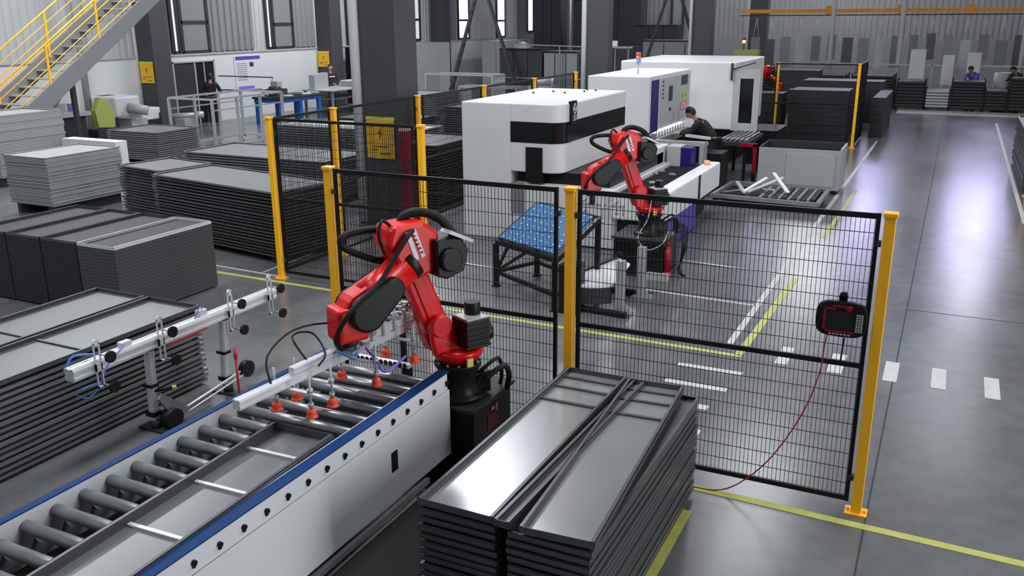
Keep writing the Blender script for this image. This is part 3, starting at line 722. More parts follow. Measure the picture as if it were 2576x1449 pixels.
MB(o).tube([(-3.6, 3.95, gz+.03), (-3.7, 4.05, gz+.16), (-3.68, 4.3, gz+.26), (-3.58, 4.6, gz+.22), (FX, FY, gz+.1)], .007, 8).build('air_tube', RUBBER, t)
MB(o).tube([(-3.55, 4.25, gz+.08), (-3.72, 4.32, gz+.2), (-3.7, 4.5, gz+.17), (-3.52, 4.4, gz+.09), (-3.42, 4.2, gz+.09)], .007, 8).build('air_tube', RUBBER, t)

# ------------------------------------------------------------------ gripper on its floor stand (left)
t = thing('gripper_stand', 'aluminium gripper bar with black cups resting on two upright legs left of the conveyor', 'gripper stand', (-5.85, 5.2, 0)); o = t.location
bz = .8
profile(MB(o), (-5.82, 4.2, bz), (-5.84, 6.55, bz), .095).build('main_beam', ALU, t)
for (y) in (4.98, 5.85):
    profile(MB(o), (-5.88, y, .09), (-5.84, y, bz-.04), .06).build('leg', ALU, t)
    for bx_ in ((-5.93, -5.79, y-.045, y+.045, .74, .765), (-5.925, -5.82, y-.04, y+.04, .4, .425), (-5.93, -5.83, y-.045, y+.045, .13, .17)): MB(o).box(*bx_).build('clamp', BLACK, t)
    MB(o).box(-6.02, -5.72, y-.06, y+.06, 0, .02).cyl((-5.86, y, .02), (-5.86, y, .09), .045, n=14).build('foot_plate', DGREY, t)
MB(o).cyl((-5.78, 5.05, .09), (-5.78, 6.0, .2), .012, n=8).cyl((-5.75, 5.05, .06), (-5.75, 6.0, .17), .008, n=8).build('tie_rod', ALU, t)
MB(o).cyl((-5.8, 6.02, .2), (-5.74, 6.02, .2), .08, n=18).build('round_weight', BLACK, t)
MB(o).cyl((-5.8, 5.05, .1), (-5.7, 5.05, .1), .09, n=18).build('round_weight', BLACK, t)
MB(o).prism([(-5.8, 4.96, .3), (-5.8, 5.0, .34), (-5.76, 5.25, .12), (-5.76, 5.1, .04)], (.03, 0, 0)).build('elbow_cover', MGREY, t)
for y in (4.42, 5.05, 5.88, 6.42):
    pl = MB(o); x = -5.765
    pl.box(x, x+.012, y-.03, y-.02, bz-.17, bz+.2).box(x, x+.012, y+.02, y+.03, bz-.17, bz+.2).box(x, x+.012, y-.03, y+.03, bz-.17, bz-.155)
    pl.box(x, x+.012, y-.03, y+.03, bz-.03, bz+.03).cyl((x, y, bz+.2), (x+.012, y, bz+.2), .03, n=16)
    sp_ = pl.build('slotted_plate', ALU, t)
    for dz in (.1, -.15):
        MB(o).cyl((x, y+.02, bz+dz), (x+.12, y+.02, bz+dz), .008, n=8).build('cup_stem', GALV, sp_)
        MB(o).cyl((x+.1, y+.02, bz+dz), (x+.118, y+.02, bz+dz), .02, .045, n=18).cyl((x+.118, y+.02, bz+dz), (x+.142, y+.02, bz+dz), .047, n=20).build('rubber_cup', RUBBER, sp_)
MB(o).cbox((-5.84, 4.75, bz+.07), (.06, .1, .05)).build('air_valve', WHITE2, t, .006)
MB(o).cbox((-5.84, 5.6, bz+.08), (.06, .09, .06)).build('air_valve', WHITE2, t, .006)
MB(o).tube([(-5.84, 4.78, bz+.08), (-5.76, 4.6, bz+.05), (-5.76, 4.5, bz-.02), (-5.76, 4.42, bz-.12)], .006, 6).build('air_tube', TUBEV, t)
MB(o).tube([(-5.8, 4.42, bz+.1), (-5.88, 4.3, bz+.11), (-5.9, 4.24, bz+.03)], .01, 6).build('air_tube', TUBEB, t)
MB(o).tube([(-5.76, 4.42, bz-.14), (-5.76, 4.3, bz-.12), (-5.8, 4.22, bz-.16), (-5.78, 4.3, bz-.22), (-5.76, 4.4, bz-.17)], .006, 6).build('air_tube', TUBEB, t)
MB(o).tube([(-5.84, 5.62, bz+.1), (-5.8, 5.55, bz+.15), (-5.82, 5.5, bz+.05)], .006, 6).build('air_tube', TUBEV, t)
MB(o).cyl((-5.8, 5.1, bz-.07), (-5.8, 5.6, bz-.06), .014, n=8).build('warning_rod', mat('pinkish_red_plastic', (220, 60, 84), .5), t)
MB(o).cyl((-5.85, 4.98, .36), (-5.76, 5.1, .36), .016, n=10).build('knob_shaft', BLACK, t)
MB(o).cyl((-5.76, 5.1, .36), (-5.74, 5.13, .36), .02, n=12).build('lime_knob', LIME, t)
tag(MB().cyl((-5.66, 5.78, .02), (-5.66, 5.78, .5), .012, n=10).cyl((-5.66, 5.78, 0), (-5.66, 5.78, .02), .05, n=12).cyl((-5.66, 5.78, .4), (-5.66, 5.78, .5), .018, n=10).build('marker_rod', mat('pinkish_red_plastic', (220, 60, 84), .5)), 'thin pinkish red marker rod beside the right leg of the gripper stand', 'rod')
# ------------------------------------------------------------------ white laser machine
t = thing('laser_machine', 'large white sheet-processing machine with a wraparound black window band', 'machine', (-5.3, 14, 0)); o = t.location
MB(o).box(-6.93, -6.07, 12.42, 15.4, 0, 2.14).build('left_body', WHITE2, t, .02)
def outline(x0, x1, y0, y1, r, z, off=0, n=6):
    P = [(x0, y1+off, z), (x0, y0-off, z), (x1-r, y0-off, z)]
    for i in range(n+1):
        a = -PI/2+PI/2*i/n; P.append((x1-r+(r+off)*math.cos(a), y0+r+(r+off)*math.sin(a), z))
    P.append((x1+off, y1, z)); return P
MB(o).prism(outline(-6.08, -5.22, 12.42, 15.35, .22, 1.1), (0, 0, 1.04)).build('upper_body', WHITE2, t, .02)
MB(o).prism(outline(-6.07, -5.22, 12.42, 15.3, .22, 1.555, .006), (0, 0, .315)).build('window_band', GLASSD, t)
MB(o).box(-5.81, -5.53, 12.405, 12.5, .95, 1.49).build('black_hatch', BLACK, t)
MB(o).box(-6.05, -4.37, 12.43, 15.4, 0.02, .92).build('lower_base', WHITE2, t, .015)
MB(o).box(-6.0, -4.5, 12.6, 15.35, .92, 1.1).build('dark_gap', BLACK, t)
MB(o).box(-6.06, -5.84, 12.41, 12.44, .45, .93).build('corner_trim', MGREY, t)
MB(o).box(-4.37, -3.84, 12.6, 15.85, .02, .8).build('bed', BLACK, t)
m = MB(o)
for k in range(26): m.box(-5.15, -3.86, 12.7+k*.12, 12.72+k*.12, .8 if k > 0 else .8, .86)
m.build('bed_slats', DGREY, t)
m = MB(o).box(-3.86, -3.6, 12.42, 15.9, .46, .9); m.build('side_beam', WHITE, t, .03)
MB(o).box(-3.605, -3.592, 14.38, 14.5, .47, .885).build('beam_slot', BLACK, t)
MB(o).box(-3.84, -3.64, 12.5, 14.45, .02, .46).build('lower_skirt', mat('violet_blue_paint', (76, 66, 158), .5), t)
MB(o).box(-4.4, -3.75, 12.38, 12.45, .5, .88).build('front_plate', WHITE, t, .02)
m = MB(o).box(-5.235, -5.185, 12.72, 12.94, 1.82, 2.17).build('logo_plate', BLACK, t)
m = MB(o); cz0, cy0 = 2.05, 12.83
for s_, w_ in ((.085, .015),):
    q = [(0, s_), (s_*.8, 0), (0, -s_), (-s_*.8, 0)]
    for i in range(4):
        a, b = q[i], q[(i+1) % 4]; m.bar((-5.175, cy0+a[0], cz0+a[1]), (-5.175, cy0+b[0], cz0+b[1]), .006, w_)
m.box(-5.178, -5.172, cy0-.02, cy0+.02, cz0-.02, cz0+.02)
for k in range(3): m.box(-5.178, -5.172, cy0-.06, cy0+.06, 1.88+k*.03, 1.892+k*.03)
m.build('diamond_emblem', WHITE, t)
m = MB(o)
for (x, y) in ((-6.5, 14.2), (-6.3, 14.6), (-6.0, 14.4), (-5.8, 14.8), (-5.7, 15.1), (-5.9, 15.2)): m.cyl((x, y, 2.14), (x, y, 2.165), .02, n=8)
m.build('roof_bolt', DGREY, t)
m = MB(o).box(-5.0, -4.5, 15.0, 15.7, .8, 1.2); m.build('feed_carriage', WHITE2, t, .02)
MB(o).box(-4.2, -4.02, 15.4, 15.75, .8, 1.18).build('rear_post', NAVY, t)
MB(o).box(-4.45, -4.2, 15.4, 15.75, .8, 1.2).build('rear_cabinet', LGREY, t, .01)
m = MB(o)
random.seed(5)
for k in range(10): x = random.uniform(-4.9, -4.0); y = random.uniform(13.2, 14.8); m.cbox((x, y, .885), (.12, .03, .03), Matrix.Rotation(random.uniform(0, 3), 3, 'Z'))
m.build('clamp_finger', GALV, t)
MB(o).cyl((-3.75, 15.5, .9), (-3.75, 15.5, .97), .05, n=14).build('beam_button', mat('peach_plastic', (250, 180, 130), .4), t)

# ------------------------------------------------------------------ press brake and folding machine
t = thing('press_brake', 'white press brake with a navy corner strip and warning stickers', 'machine', (-5.9, 18.4, 0)); o = t.location
MB(o).box(-6.55, -5.28, 16.9, 19.9, 1.2, 2.28).build('upper_body', WHITE2, t, .015)
MB(o).box(-6.5, -5.5, 17.0, 19.8, 0, .85).build('lower_body', DGREY, t)
MB(o).box(-6.5, -5.85, 17.0, 19.8, .85, 1.2).build('throat', BLACK, t)
MB(o).box(-5.6, -5.27, 17.02, 17.5, 1.19, 2.2).build('corner_strip', NAVY, t)
MB(o).box(-5.284, -5.272, 17.6, 19.78, 1.28, 2.2).build('front_panel', LGREY, t)
m = MB(o).box(-5.273, -5.262, 18.2, 18.45, 1.72, 2.02).cyl((-5.273, 18.3, 1.55), (-5.25, 18.3, 1.55), .04, n=12); m.build('control_box', DGREY, t)
m = MB(o)
for k in range(5): m.box(-5.273, -5.268, 17.72, 17.84, 1.8+k*.08, 1.83+k*.08)
m.build('label_strip', DGREY, t)
MB(o).box(-5.273, -5.268, 19.1, 19.6, 1.98, 2.18).build('name_plate', DGREY, t)
m = MB(o)
for k in (0, 1): y = 19.13+k*.25; m.prism([(-5.272, y, 1.66), (-5.272, y+.2, 1.66), (-5.272, y+.1, 1.9)], (.006, 0, 0))
m.build('warning_triangle', LIME, t)
m = MB(o)
for k in (0, 1): y = 19.215+k*.25; m.box(-5.264, -5.26, y, y+.03, 1.72, 1.8).box(-5.264, -5.26, y, y+.03, 1.68, 1.7)
m.build('triangle_mark', BLACK, t)
MB(o).box(-5.273, -5.268, 19.1, 19.6, 1.45, 1.62).build('red_notice', mat('pink_red_notice', (200, 90, 110), .5), t)
m = MB(o)
for k in range(3): m.box(-5.267, -5.264, 19.16, 19.54, 1.48+k*.045, 1.5+k*.045)
m.build('notice_lines', WHITE, t)
m = MB(o).box(-5.7, -5.3, 17.6, 19.9, .85, 1.0)
m.build('die_bed', MGREY, t)
m = MB(o)
for k in range(11): MB(o).cbox((-5.42, 17.75+k*.2, 1.06), (.1, .08, .1)).cyl((-5.39, 17.8+k*.2, 1.0), (-5.39, 17.8+k*.2, 1.13), .02, n=8).build('die_block', GALV, t)
MB(o).box(-5.55, -5.45, 17.7, 19.85, 1.12, 1.18).build('working_lamp', LEDW, t)
MB(o).box(-5.3, -5.24, 19.62, 19.8, 1.3, 1.45).build('blue_guard', mat('sky_blue_plastic', (90, 170, 220), .4), t)
t = thing('signal_tower', 'small red, orange and blue signal lamp on top of the press brake', 'signal lamp', (-5.75, 17.6, 2.28)); o = t.location
MB(o).cyl((-5.75, 17.6, 2.28), (-5.75, 17.6, 2.5), .014, n=10).build('lamp_pole', LGREY, t)
for k, (mm, nm) in enumerate(((mat('sky_blue_plastic', (90, 170, 220)), 'blue_lens'), (mat('orange_lens', (224, 130, 60), .4), 'orange_lens'), (mat('rose_lens', (210, 80, 100), .4), 'red_lens'))):
    MB(o).cyl((-5.75, 17.6, 2.5+k*.07), (-5.75, 17.6, 2.565+k*.07), .05, n=14).build(nm, mm, t)
t = thing('folding_machine', 'big white machine housing with an open door and a dark window, behind the press brake', 'machine', (-5.6, 22.5, 0)); o = t.location
MB(o).box(-7.3, -4.55, 21.0, 24.4, .85, 2.38).build('housing', WHITE2, t, .03)
MB(o).box(-7.1, -4.7, 21.2, 24.2, 0, .85).build('lower_body', BLACK, t)
for (a, b, c, d) in ((-4.58, -4.42, .84, 2.22), (-4.12, -3.98, .84, 2.22)):
    MB(o).box(a, b, 21.0, 21.06, c, d).build('door_frame', LGREY, t)
for z0_, z1_ in ((2.02, 2.22), (.84, 1.02)): MB(o).box(-4.42, -4.12, 21.0, 21.06, z0_, z1_).build('door_frame', LGREY, t)
MB(o).box(-4.42, -4.12, 21.02, 21.04, 1.02, 2.02).build('door_window', GLASSD, t)
MB(o).box(-4.64, -4.6, 20.94, 21.0, 1.98, 2.36).build('door_hinge', DGREY, t)
MB(o).cyl((-4.6, 20.97, 2.22), (-4.1, 21.0, 2.38), .012, n=8).build('door_stay', BLACK, t)
t = thing('beacon_lamp', 'glowing red and orange beacon on a post behind the white folding machine', 'signal lamp', (-6.6, 31.5, 0)); o = t.location
MB(o).cyl((-6.6, 31.5, 0), (-6.6, 31.5, 2.5), .03, n=10).build('lamp_pole', DGREY, t)
MB(o).cyl((-6.6, 31.5, 2.5), (-6.6, 31.5, 2.6), .05, n=12).build('beacon_glow', LEDR, t)
MB(o).cyl((-6.6, 31.5, 2.6), (-6.6, 31.5, 2.68), .06, n=12).build('red_lens', DRED, t)
t = thing('control_cabinet', 'dark tall cabinet with an olive top box below the red beacon', 'cabinet', (-5.6, 27.4, 0)); o = t.location
MB(o).box(-5.95, -5.3, 27.2, 27.6, 0, 2.26).build('housing', DGREY, t)
MB(o).box(-5.97, -5.28, 27.2, 27.6, 2.26, 2.42).build('olive_cover', mat('olive_plastic', (124, 130, 60), .5), t)
# work table with steel bars in front of the bending worker
t = thing('roller_table', 'dark work table with steel bars beside the worker at the press brake', 'table', (-4.3, 18.3, 0)); o = t.location
MB(o).box(-4.4, -3.75, 18.9, 20.6, .78, .86).build('table_top', DGREY, t)
for x in (-4.35, -3.8):
    for y in (18.95, 20.5): MB(o).box(x-.03, x+.03, y-.03, y+.03, 0, .78).build('leg', BLACK, t)
for k in range(6):
    tag(MB().cyl((-4.32+k*.1, 18.95, .885), (-4.32+k*.1, 20.5, .885), .028, n=10).build('steel_bar', STEEL), ('steel bar on the dark work table, leftmost', 'steel bar on the dark work table, second from the left', 'steel bar on the dark work table, third from the left', 'steel bar on the dark work table, third from the right', 'steel bar on the dark work table, second from the right', 'steel bar on the dark work table, rightmost')[k], 'steel bar', 'bars on the dark work table')
t = thing('red_bracket_stand', 'dark red angled steel stand right of the bending worker', 'stand', (-3.55, 18.9, 0)); o = t.location
MB(o).box(-3.62, -3.54, 18.85, 18.93, .25, .84).box(-3.9, -3.54, 18.85, 18.93, .78, .85).build('red_post', DRED, t)
MB(o).box(-3.62, -3.54, 18.85, 18.93, 0.02, .25).box(-3.75, -3.45, 18.8, 18.98, 0, .02).build('black_foot', BLACK, t)
tag(MB().box(-5.2, -4.2, 17.1, 17.25, .98, 1.06).box(-5.2, -4.2, 17.3, 17.4, .98, 1.04).box(-5.15, -5.05, 17.1, 17.4, 0, .98).box(-4.3, -4.22, 17.1, 17.4, 0, .98).build('support_rail', GALV), 'grey support rail in front of the press brake, left of the worker', 'rail')
tag(MB().cbox((-4.62, 18.2, 1.02), (.62, .1, .05), Matrix.Rotation(-.5, 3, 'Z')).build('aluminium_strip', ALU), 'bright aluminium strip held by the bending worker', 'metal strip')
tag(MB().box(-5.3, -4.5, 16.1, 16.6, 0, .7).box(-5.25, -4.55, 16.15, 16.55, .7, .74).build('white_cabinet', LGREY), 'low light grey cabinet between the machine bed and the press brake', 'cabinet')
tag(MB().box(-4.4, -3.95, 17.5, 18.1, 0, .8).build('black_bin', BLACK), 'black box at the feet of the bending worker', 'box')

# ------------------------------------------------------------------ blue brush table
t = thing('brush_table', 'tilted blue ball-topped feeding table on black steel legs', 'table', (-4.6, 10.2, 0)); o = t.location
A = Vector((-5.13, 10.04, .63)); B = Vector((-4.02, 9.4, .66)); dv = Vector((.29, .66, .39))
C_ = B+dv; D_ = A+dv
n_ = (B-A).cross(D_-A).normalized()
fr = MB(o)
for p, q in ((A, B), (B, C_), (C_, D_), (D_, A)): fr.bar(p-n_*.03, q-n_*.03, .06, .06)
fr.build('top_frame', BLACK, t)
MB(o).prism([A+(B-A)*.04+(D_-A)*.04, A+(B-A)*.96+(D_-A)*.04, A+(B-A)*.96+(D_-A)*.96, A+(B-A)*.04+(D_-A)*.96], n_*.03).build('blue_top', BRUSH, t)
m = MB(o)
for i in range(9):
    for j in range(8):
        q = A+(B-A)*(.1+.1*i)+(D_-A)*(.08+.12*j)+(B-A)*(.05 if j % 2 else 0)
        if (q-A).dot((B-A).normalized()) < (B-A).length*.94: m.ball(q+n_*.032, .013, 8)
m.build('transfer_ball', mat('pale_blue_ball', (190, 220, 235), .3), t)
for p in (A, B, C_, D_):
    b_ = Vector((p.x, p.y, 0)); MB(o).bar(b_, p-Vector((0, 0, .05)), .06, .06).box(p.x-.05, p.x+.05, p.y-.05, p.y+.05, 0, .012).build('leg', BLACK, t)
m = MB(o)
for p, q in ((A, B), (B, C_), (C_, D_), (D_, A)):
    m.bar((p.x, p.y, .2), (q.x, q.y, .2), .045, .045)
m.bar((A.x, A.y, .2), ((A.x+D_.x)/2, (A.y+D_.y)/2, .75), .035, .035); m.bar((A.x, A.y, .2), ((A.x+B.x)/2, (A.y+B.y)/2, .58), .035, .035)
m.build('cross_brace', BLACK, t)
tag(MB().box(-3.95, -3.72, 9.35, 9.6, 0, .6).build('relay_box', BLACK), 'black upright box under the corner of the blue brush table', 'box')
# ------------------------------------------------------------------ aluminium column stand with curved scoop
t = thing('profile_stand', 'cart with two upright aluminium profiles and a curved white scoop behind the front fence', 'cart', (-3.4, 9.8, 0)); o = t.location
for (x, y, h) in ((-3.27, 9.62, .66), (-3.25, 10.35, .66)):
    profile(MB(o), (x, y, .03), (x, y, h), .09).build('upright_profile', GALV, t)
    MB(o).tube([(x-.05, y, h), (x-.07, y, h+.07), (x-.02, y, h+.1), (x+.02, y, h+.03)], .006, 6).build('wire_loop', DGREY, t)
    MB(o).prism([(x+.05, y-.02, 0), (x+.16, y-.02, 0), (x+.05, y-.02, .16)], (0, .012, 0)).build('corner_gusset', GALV, t)
    MB(o).box(x-.1, x+.14, y-.09, y+.09, 0, .03).build('foot_plate', MGREY, t)
P = [(-4.0+.62*k/10, 9.62-.16*math.sin(PI*k/10), .32) for k in range(11)]+[(-3.38, 10.3, .42), (-3.6, 10.5, .42)]
MB(o).prism(P, (0, 0, .02)).build('scoop_plate', WHITE, t)
P2 = P[:11]
m = MB(o)
for a, b in zip(P2[:-1], P2[1:]): m.bar((a[0], a[1], .22), (b[0], b[1], .22), .01, .2)
m.build('scoop_apron', DGREY, t)
m = MB(o).bar((-4.0, 9.55, .04), (-3.15, 9.5, .04), .06, .06).bar((-4.0, 10.4, .04), (-3.15, 10.4, .04), .06, .06).bar((-3.95, 9.55, .04), (-3.95, 10.4, .04), .06, .06).bar((-4.0, 9.62, .34), (-3.62, 10.5, .44), .03, .03)
m.build('base_frame', BLACK, t)
tag(MB().cyl((-3.3, 11.25, 0.02), (-3.3, 11.25, .03), .1, n=14).box(-3.45, -3.15, 11.15, 11.35, .0, .08).build('cable_junction', LGREY), 'light grey cable junction lying at the foot of the second robot pedestal', 'junction box')
tag(MB().cyl((-3.2, 11.33, .1), (-3.2, 11.33, .42), .05, n=14).ball((-3.2, 11.33, .42), .05, 12, (1, 1, .6)).cyl((-3.2, 11.33, .44), (-3.2, 11.33, .5), .018, n=8).cyl((-3.2, 11.33, 0), (-3.2, 11.33, .1), .055, n=14).build('fire_extinguisher', mat('deep_red', (150, 14, 34))), 'deep red cylinder beside the second robot pedestal', 'extinguisher')
m = MB()
for k in range(4): m.tube([(-3.3, 12.0, .66), (-3.1-.03*k, 11.85, .6), (-3.05-.02*k, 11.7, .35), (-3.12, 11.6+.03*k, .05), (-3.0, 11.5, .01)], .01, 6)
tag(m.build('cable_bundle', RUBBER), 'bundle of black cables hanging at the right of the second robot pedestal', 'cable')
tag(MB().tube([(-3.5, 11.55, 1.2), (-3.5, 11.35, .8), (-3.6, 11.25, .55), (-3.45, 11.2, .4), (-3.25, 11.2, .5), (-3.2, 11.3, .65)], .008, 6, 5).build('grey_cable', LGREY), 'pale looped cable in front of the second robot pedestal', 'cable')
# tool under the second robot
t = thing('suction_gripper', 'small suction gripper hanging from the second robot above the blue table corner', 'gripper', (-3.9, 11.1, 1.1)); o = t.location
gx0 = -3.56+.9*math.cos(AZ2)-.09*math.sin(AZ2); gy0 = 11.6+.9*math.sin(AZ2)+.09*math.cos(AZ2)
MB(o).cyl((gx0, gy0, 1.17), (gx0, gy0, 1.03), .04, n=12).build('mounting_plate', DGREY, t)
m = MB(o).bar((gx0-.35, gy0, 1.02), (gx0+.45, gy0, 1.02), .04).bar((gx0-.2, gy0-.3, 1.02), (gx0-.2, gy0+.3, 1.02), .03).bar((gx0+.25, gy0-.3, 1.02), (gx0+.25, gy0+.3, 1.02), .03)
m.build('tool_bar', GALV, t)
for (a, b) in ((-.2, -.28), (-.2, .28), (.25, -.28), (.25, .28), (-.33, 0), (.43, 0)):
    MB(o).cyl((gx0+a, gy0+b, .88), (gx0+a, gy0+b, 1.1), .008, n=8).cyl((gx0+a, gy0+b, .85), (gx0+a, gy0+b, .89), .03, .015, n=12).build('suction_cup', GALV, t)

# ------------------------------------------------------------------ people
def person(label, loc, rz, pose, shirt=CLOTHD, trousers=TROUS, stripe=None, s=1.0):
    """pose: dict of joint positions in metres, standing height 1.65, facing +y"""
    t = thing('person', label, 'person', loc, None, rz)
    J = dict(pel=(0, 0, .9), che=(0, 0, 1.22), nec=(0, 0, 1.4), hed=(0, .01, 1.5), shl=(-.19, 0, 1.36), shr=(.19, 0, 1.36),
             ell=(-.24, .03, 1.1), elr=(.24, .03, 1.1), wrl=(-.22, .16, .9), wrr=(.22, .16, .9), hil=(-.09, 0, .86), hir=(.09, 0, .86),
             knl=(-.1, .02, .46), knr=(.1, .02, .46), anl=(-.1, 0, .07), anr=(.1, 0, .07), tol=(-.11, .17, .03), tor=(.11, .17, .03))
    J.update(pose); J = {k: Vector(v) for k, v in J.items()}
    def skin(name, chain, rad, m):
        me = bpy.data.meshes.new(name); ids = {}; V = []; E = []
        for a, b in chain:
            for q in (a, b):
                if q not in ids: ids[q] = len(V); V.append(J[q] if isinstance(q, str) else Vector(q))
            E.append((ids[a], ids[b]))
        me.from_pydata(V, E, []); ob = bpy.data.objects.new(name, me); COL.objects.link(ob); ob.parent = t; me.materials.append(m)
        sk = ob.modifiers.new('skin', 'SKIN'); sk.use_smooth_shade = True
        for q, i in ids.items():
            r = rad[q]; me.skin_vertices[0].data[i].radius = (r[0], r[1]) if isinstance(r, tuple) else (r, r)
            me.skin_vertices[0].data[i].use_root = (i == 0)
        ss = ob.modifiers.new('sub', 'SUBSURF'); ss.levels = 1; ss.render_levels = 2
        return ob
    for sd in 'lr':     # hands: palm + five fingers
        wr, el = J['wr'+sd], J['el'+sd]; d = (wr-el).normalized(); x = d.cross(Vector((0, 0, 1)));
        x = x.normalized() if x.length > .1 else Vector((1, 0, 0)); dn = x.cross(d).normalized()
        J['pa'+sd] = wr+d*.07
        for i, (off, ln) in enumerate(((-.033, .06), (-.012, .075), (.01, .07), (.03, .055))):
            J['f%d%s' % (i, sd)] = wr+d*(.08+ln*.6)+x*off-dn*.012; J['g%d%s' % (i, sd)] = wr+d*(.085+ln)+x*off-dn*.035
        tx = x*(.05 if sd == 'l' else -.05); J['th'+sd] = wr+d*.05+tx; J['tk'+sd] = wr+d*.085+tx*1.25-dn*.02
    ch = [('pel', 'che'), ('che', 'nec'), ('nec', 'hed'), ('che', 'shl'), ('che', 'shr'), ('pel', 'hil'), ('pel', 'hir')]
    R = dict(pel=(.13, .1), che=(.13, .1), nec=.05, hed=.06, shl=.055, shr=.055, hil=.08, hir=.08)
    for sd in 'lr':
        ch += [('sh'+sd, 'el'+sd), ('el'+sd, 'wr'+sd), ('wr'+sd, 'pa'+sd), ('hi'+sd, 'kn'+sd), ('kn'+sd, 'an'+sd), ('an'+sd, 'to'+sd)]
        R.update({'el'+sd: .038, 'wr'+sd: .024, 'pa'+sd: (.034, .016), 'kn'+sd: .055, 'an'+sd: .04, 'to'+sd: .035, 'th'+sd: .011, 'tk'+sd: .009})
        for i in range(4): ch += [('pa'+sd, 'f%d%s' % (i, sd)), ('f%d%s' % (i, sd), 'g%d%s' % (i, sd))]; R['f%d%s' % (i, sd)] = .009; R['g%d%s' % (i, sd)] = .008
        ch += [('wr'+sd, 'th'+sd), ('th'+sd, 'tk'+sd)]
    skin('body', ch, R, SKIN)
    hd = J['hed']; dr = (J['hed']-J['nec']).normalized(); c = hd+dr*.07; fw = Vector((0, 1, 0)); fw = (fw-dr*fw.dot(dr)).normalized(); sd_ = fw.cross(dr)
    def at(a, b, c2): return c+sd_*a+fw*b+dr*c2
    h = MB().ball((0, 0, 0), .105, 16, (.8, .92, 1.12)); h.ball((0, .1, -.01), .018, 8, (.8, 1, 1.3)).ball((-.085, 0, 0), .02, 8, (.5, 1, 1.5)).ball((.085, 0, 0), .02, 8, (.5, 1, 1.5))
    h.v = [at(v.x, v.y, v.z) for v in h.v]; h.build('head', SKIN, t)
    h = MB().ball((0, -.018, .022), .112, 16, (.86, .92, 1.08)); h.v = [at(v.x, min(v.y, .075) if v.z > .03 else min(v.y, .01), v.z) for v in h.v]; h.build('hair', HAIR, t)
    h = MB().ball((-.032, .09, .012), .009, 6).ball((.032, .09, .012), .009, 6).cbox((0, .09, -.055), (.036, .01, .006)); h.v = [at(v.x, v.y, v.z) for v in h.v]; h.build('face_features', BLACK, t)
    ch2 = [('che', 'pel'), ('che', 'nec'), ('che', 'shl'), ('che', 'shr'), ('shl', 'ell'), ('shr', 'elr'), ('ell', 'wrl'), ('elr', 'wrr')]
    skin('jacket', ch2, dict(che=(.165, .125), pel=(.16, .125), nec=.07, shl=.078, shr=.078, ell=.056, elr=.056, wrl=.04, wrr=.04), shirt)
    ch3 = [('pel', 'hil'), ('pel', 'hir'), ('hil', 'knl'), ('knl', 'anl'), ('hir', 'knr'), ('knr', 'anr')]
    skin('trousers', ch3, dict(pel=(.15, .12), hil=.1, hir=.1, knl=.075, knr=.075, anl=.06, anr=.06), trousers)
    m = MB()
    for sd in 'lr': m.ball((J['an'+sd]+J['to'+sd])/2+Vector((0, .02, .01)), .06, 10, (.8, 2.0, .75))
    m.build('shoe', BLACK, t)
    if stripe: MB().cbox(J['che']+Vector((0, .115, .02)), (.26, .02, .035)).build('reflective_stripe', stripe, t)
    return t
bend = dict(pel=(0, -.14, .9), che=(0, .08, 1.17), nec=(0, .26, 1.32), hed=(0, .33, 1.39), shl=(-.19, .2, 1.27), shr=(.19, .2, 1.27), ell=(-.2, .36, 1.05), elr=(.2, .36, 1.05), wrl=(-.1, .58, 1.03), wrr=(.1, .58, 1.03), hil=(-.09, -.14, .86), hir=(.09, -.14, .86))
person('person in a dark jacket bending over the press brake', (-4.55, 18.75, 0), PI/2+.15, bend, shirt=mat('black_jacket', (26, 26, 29), .85))
person('person in dark clothes at the dark doorway handling long thin bars', (-21.9, 22.5, .02), .4, dict(wrl=(-.15, .4, 1.25), wrr=(.2, .42, 1.1), ell=(-.26, .2, 1.12), elr=(.26, .18, 1.05)))
person('person in a dark jacket with a white stripe working at the far grey bench', (-21.75, 28.7, 0), -1.9, dict(wrl=(-.15, .38, 1.0), wrr=(.15, .38, 1.0), ell=(-.25, .12, 1.08), elr=(.25, .12, 1.08)), stripe=WHITE)
person('person with a blue top leaning over the dark carts at the aisle end', (.6, 37.95, 0), 2.7, bend, shirt=CLOTHB)
person('person in dark clothes working beside the pale drum at the far right edge', (2.1, 38.1, 0), 2.3, bend)
tag(MB().cyl((-21.9, 22.9, 1.6), (-21.6, 25.2, 1.42), .02, n=8).cyl((-21.8, 22.9, 1.15), (-21.5, 25.0, 1.0), .02, n=8).cyl((-21.6, 25.2, 1.42), (-21.5, 24.9, 1.02), .012, n=8).build('bar_frame', DGREY), 'thin triangular bar frame carried by the person at the doorway', 'frame')
# ------------------------------------------------------------------ scrap skid, steel crate, box stacks on the right
t = thing('steel_skid', 'low black steel skid near the aisle, loaded with offcuts', 'skid', (-2.9, 17.2, 0)); o = t.location
m = MB(o).bar((-3.9, 16.5, .17), (-1.95, 16.35, .17), .07, .07).bar((-3.8, 18.0, .17), (-1.95, 17.85, .17), .07, .07).bar((-3.86, 16.5, .17), (-3.8, 18.0, .17), .07, .07).bar((-1.95, 16.35, .17), (-1.95, 17.85, .17), .07, .07)
m.build('skid_frame', MGREY, t)
MB(o).box(-3.85, -1.98, 16.5, 17.85, .1, .14).build('skid_deck', BLACK, t)
for x in (-3.8, -2.05):
    for y in (16.5, 17.8): MB(o).box(x-.04, x+.04, y-.04, y+.04, 0, .14).build('leg', BLACK, t)
random.seed(11)
for k in range(12):
    x = -3.0+k*.085
    tag(MB().box(x-.03, x+.03, 16.6, 17.75, .14, .19+.01*(k % 3)).build('offcut_bar', DGREY if k % 2 else MGREY), 'dark offcut bar on the black skid, %s from the left in its row' % ORD[k], 'metal offcut', 'offcut bars on the skid')
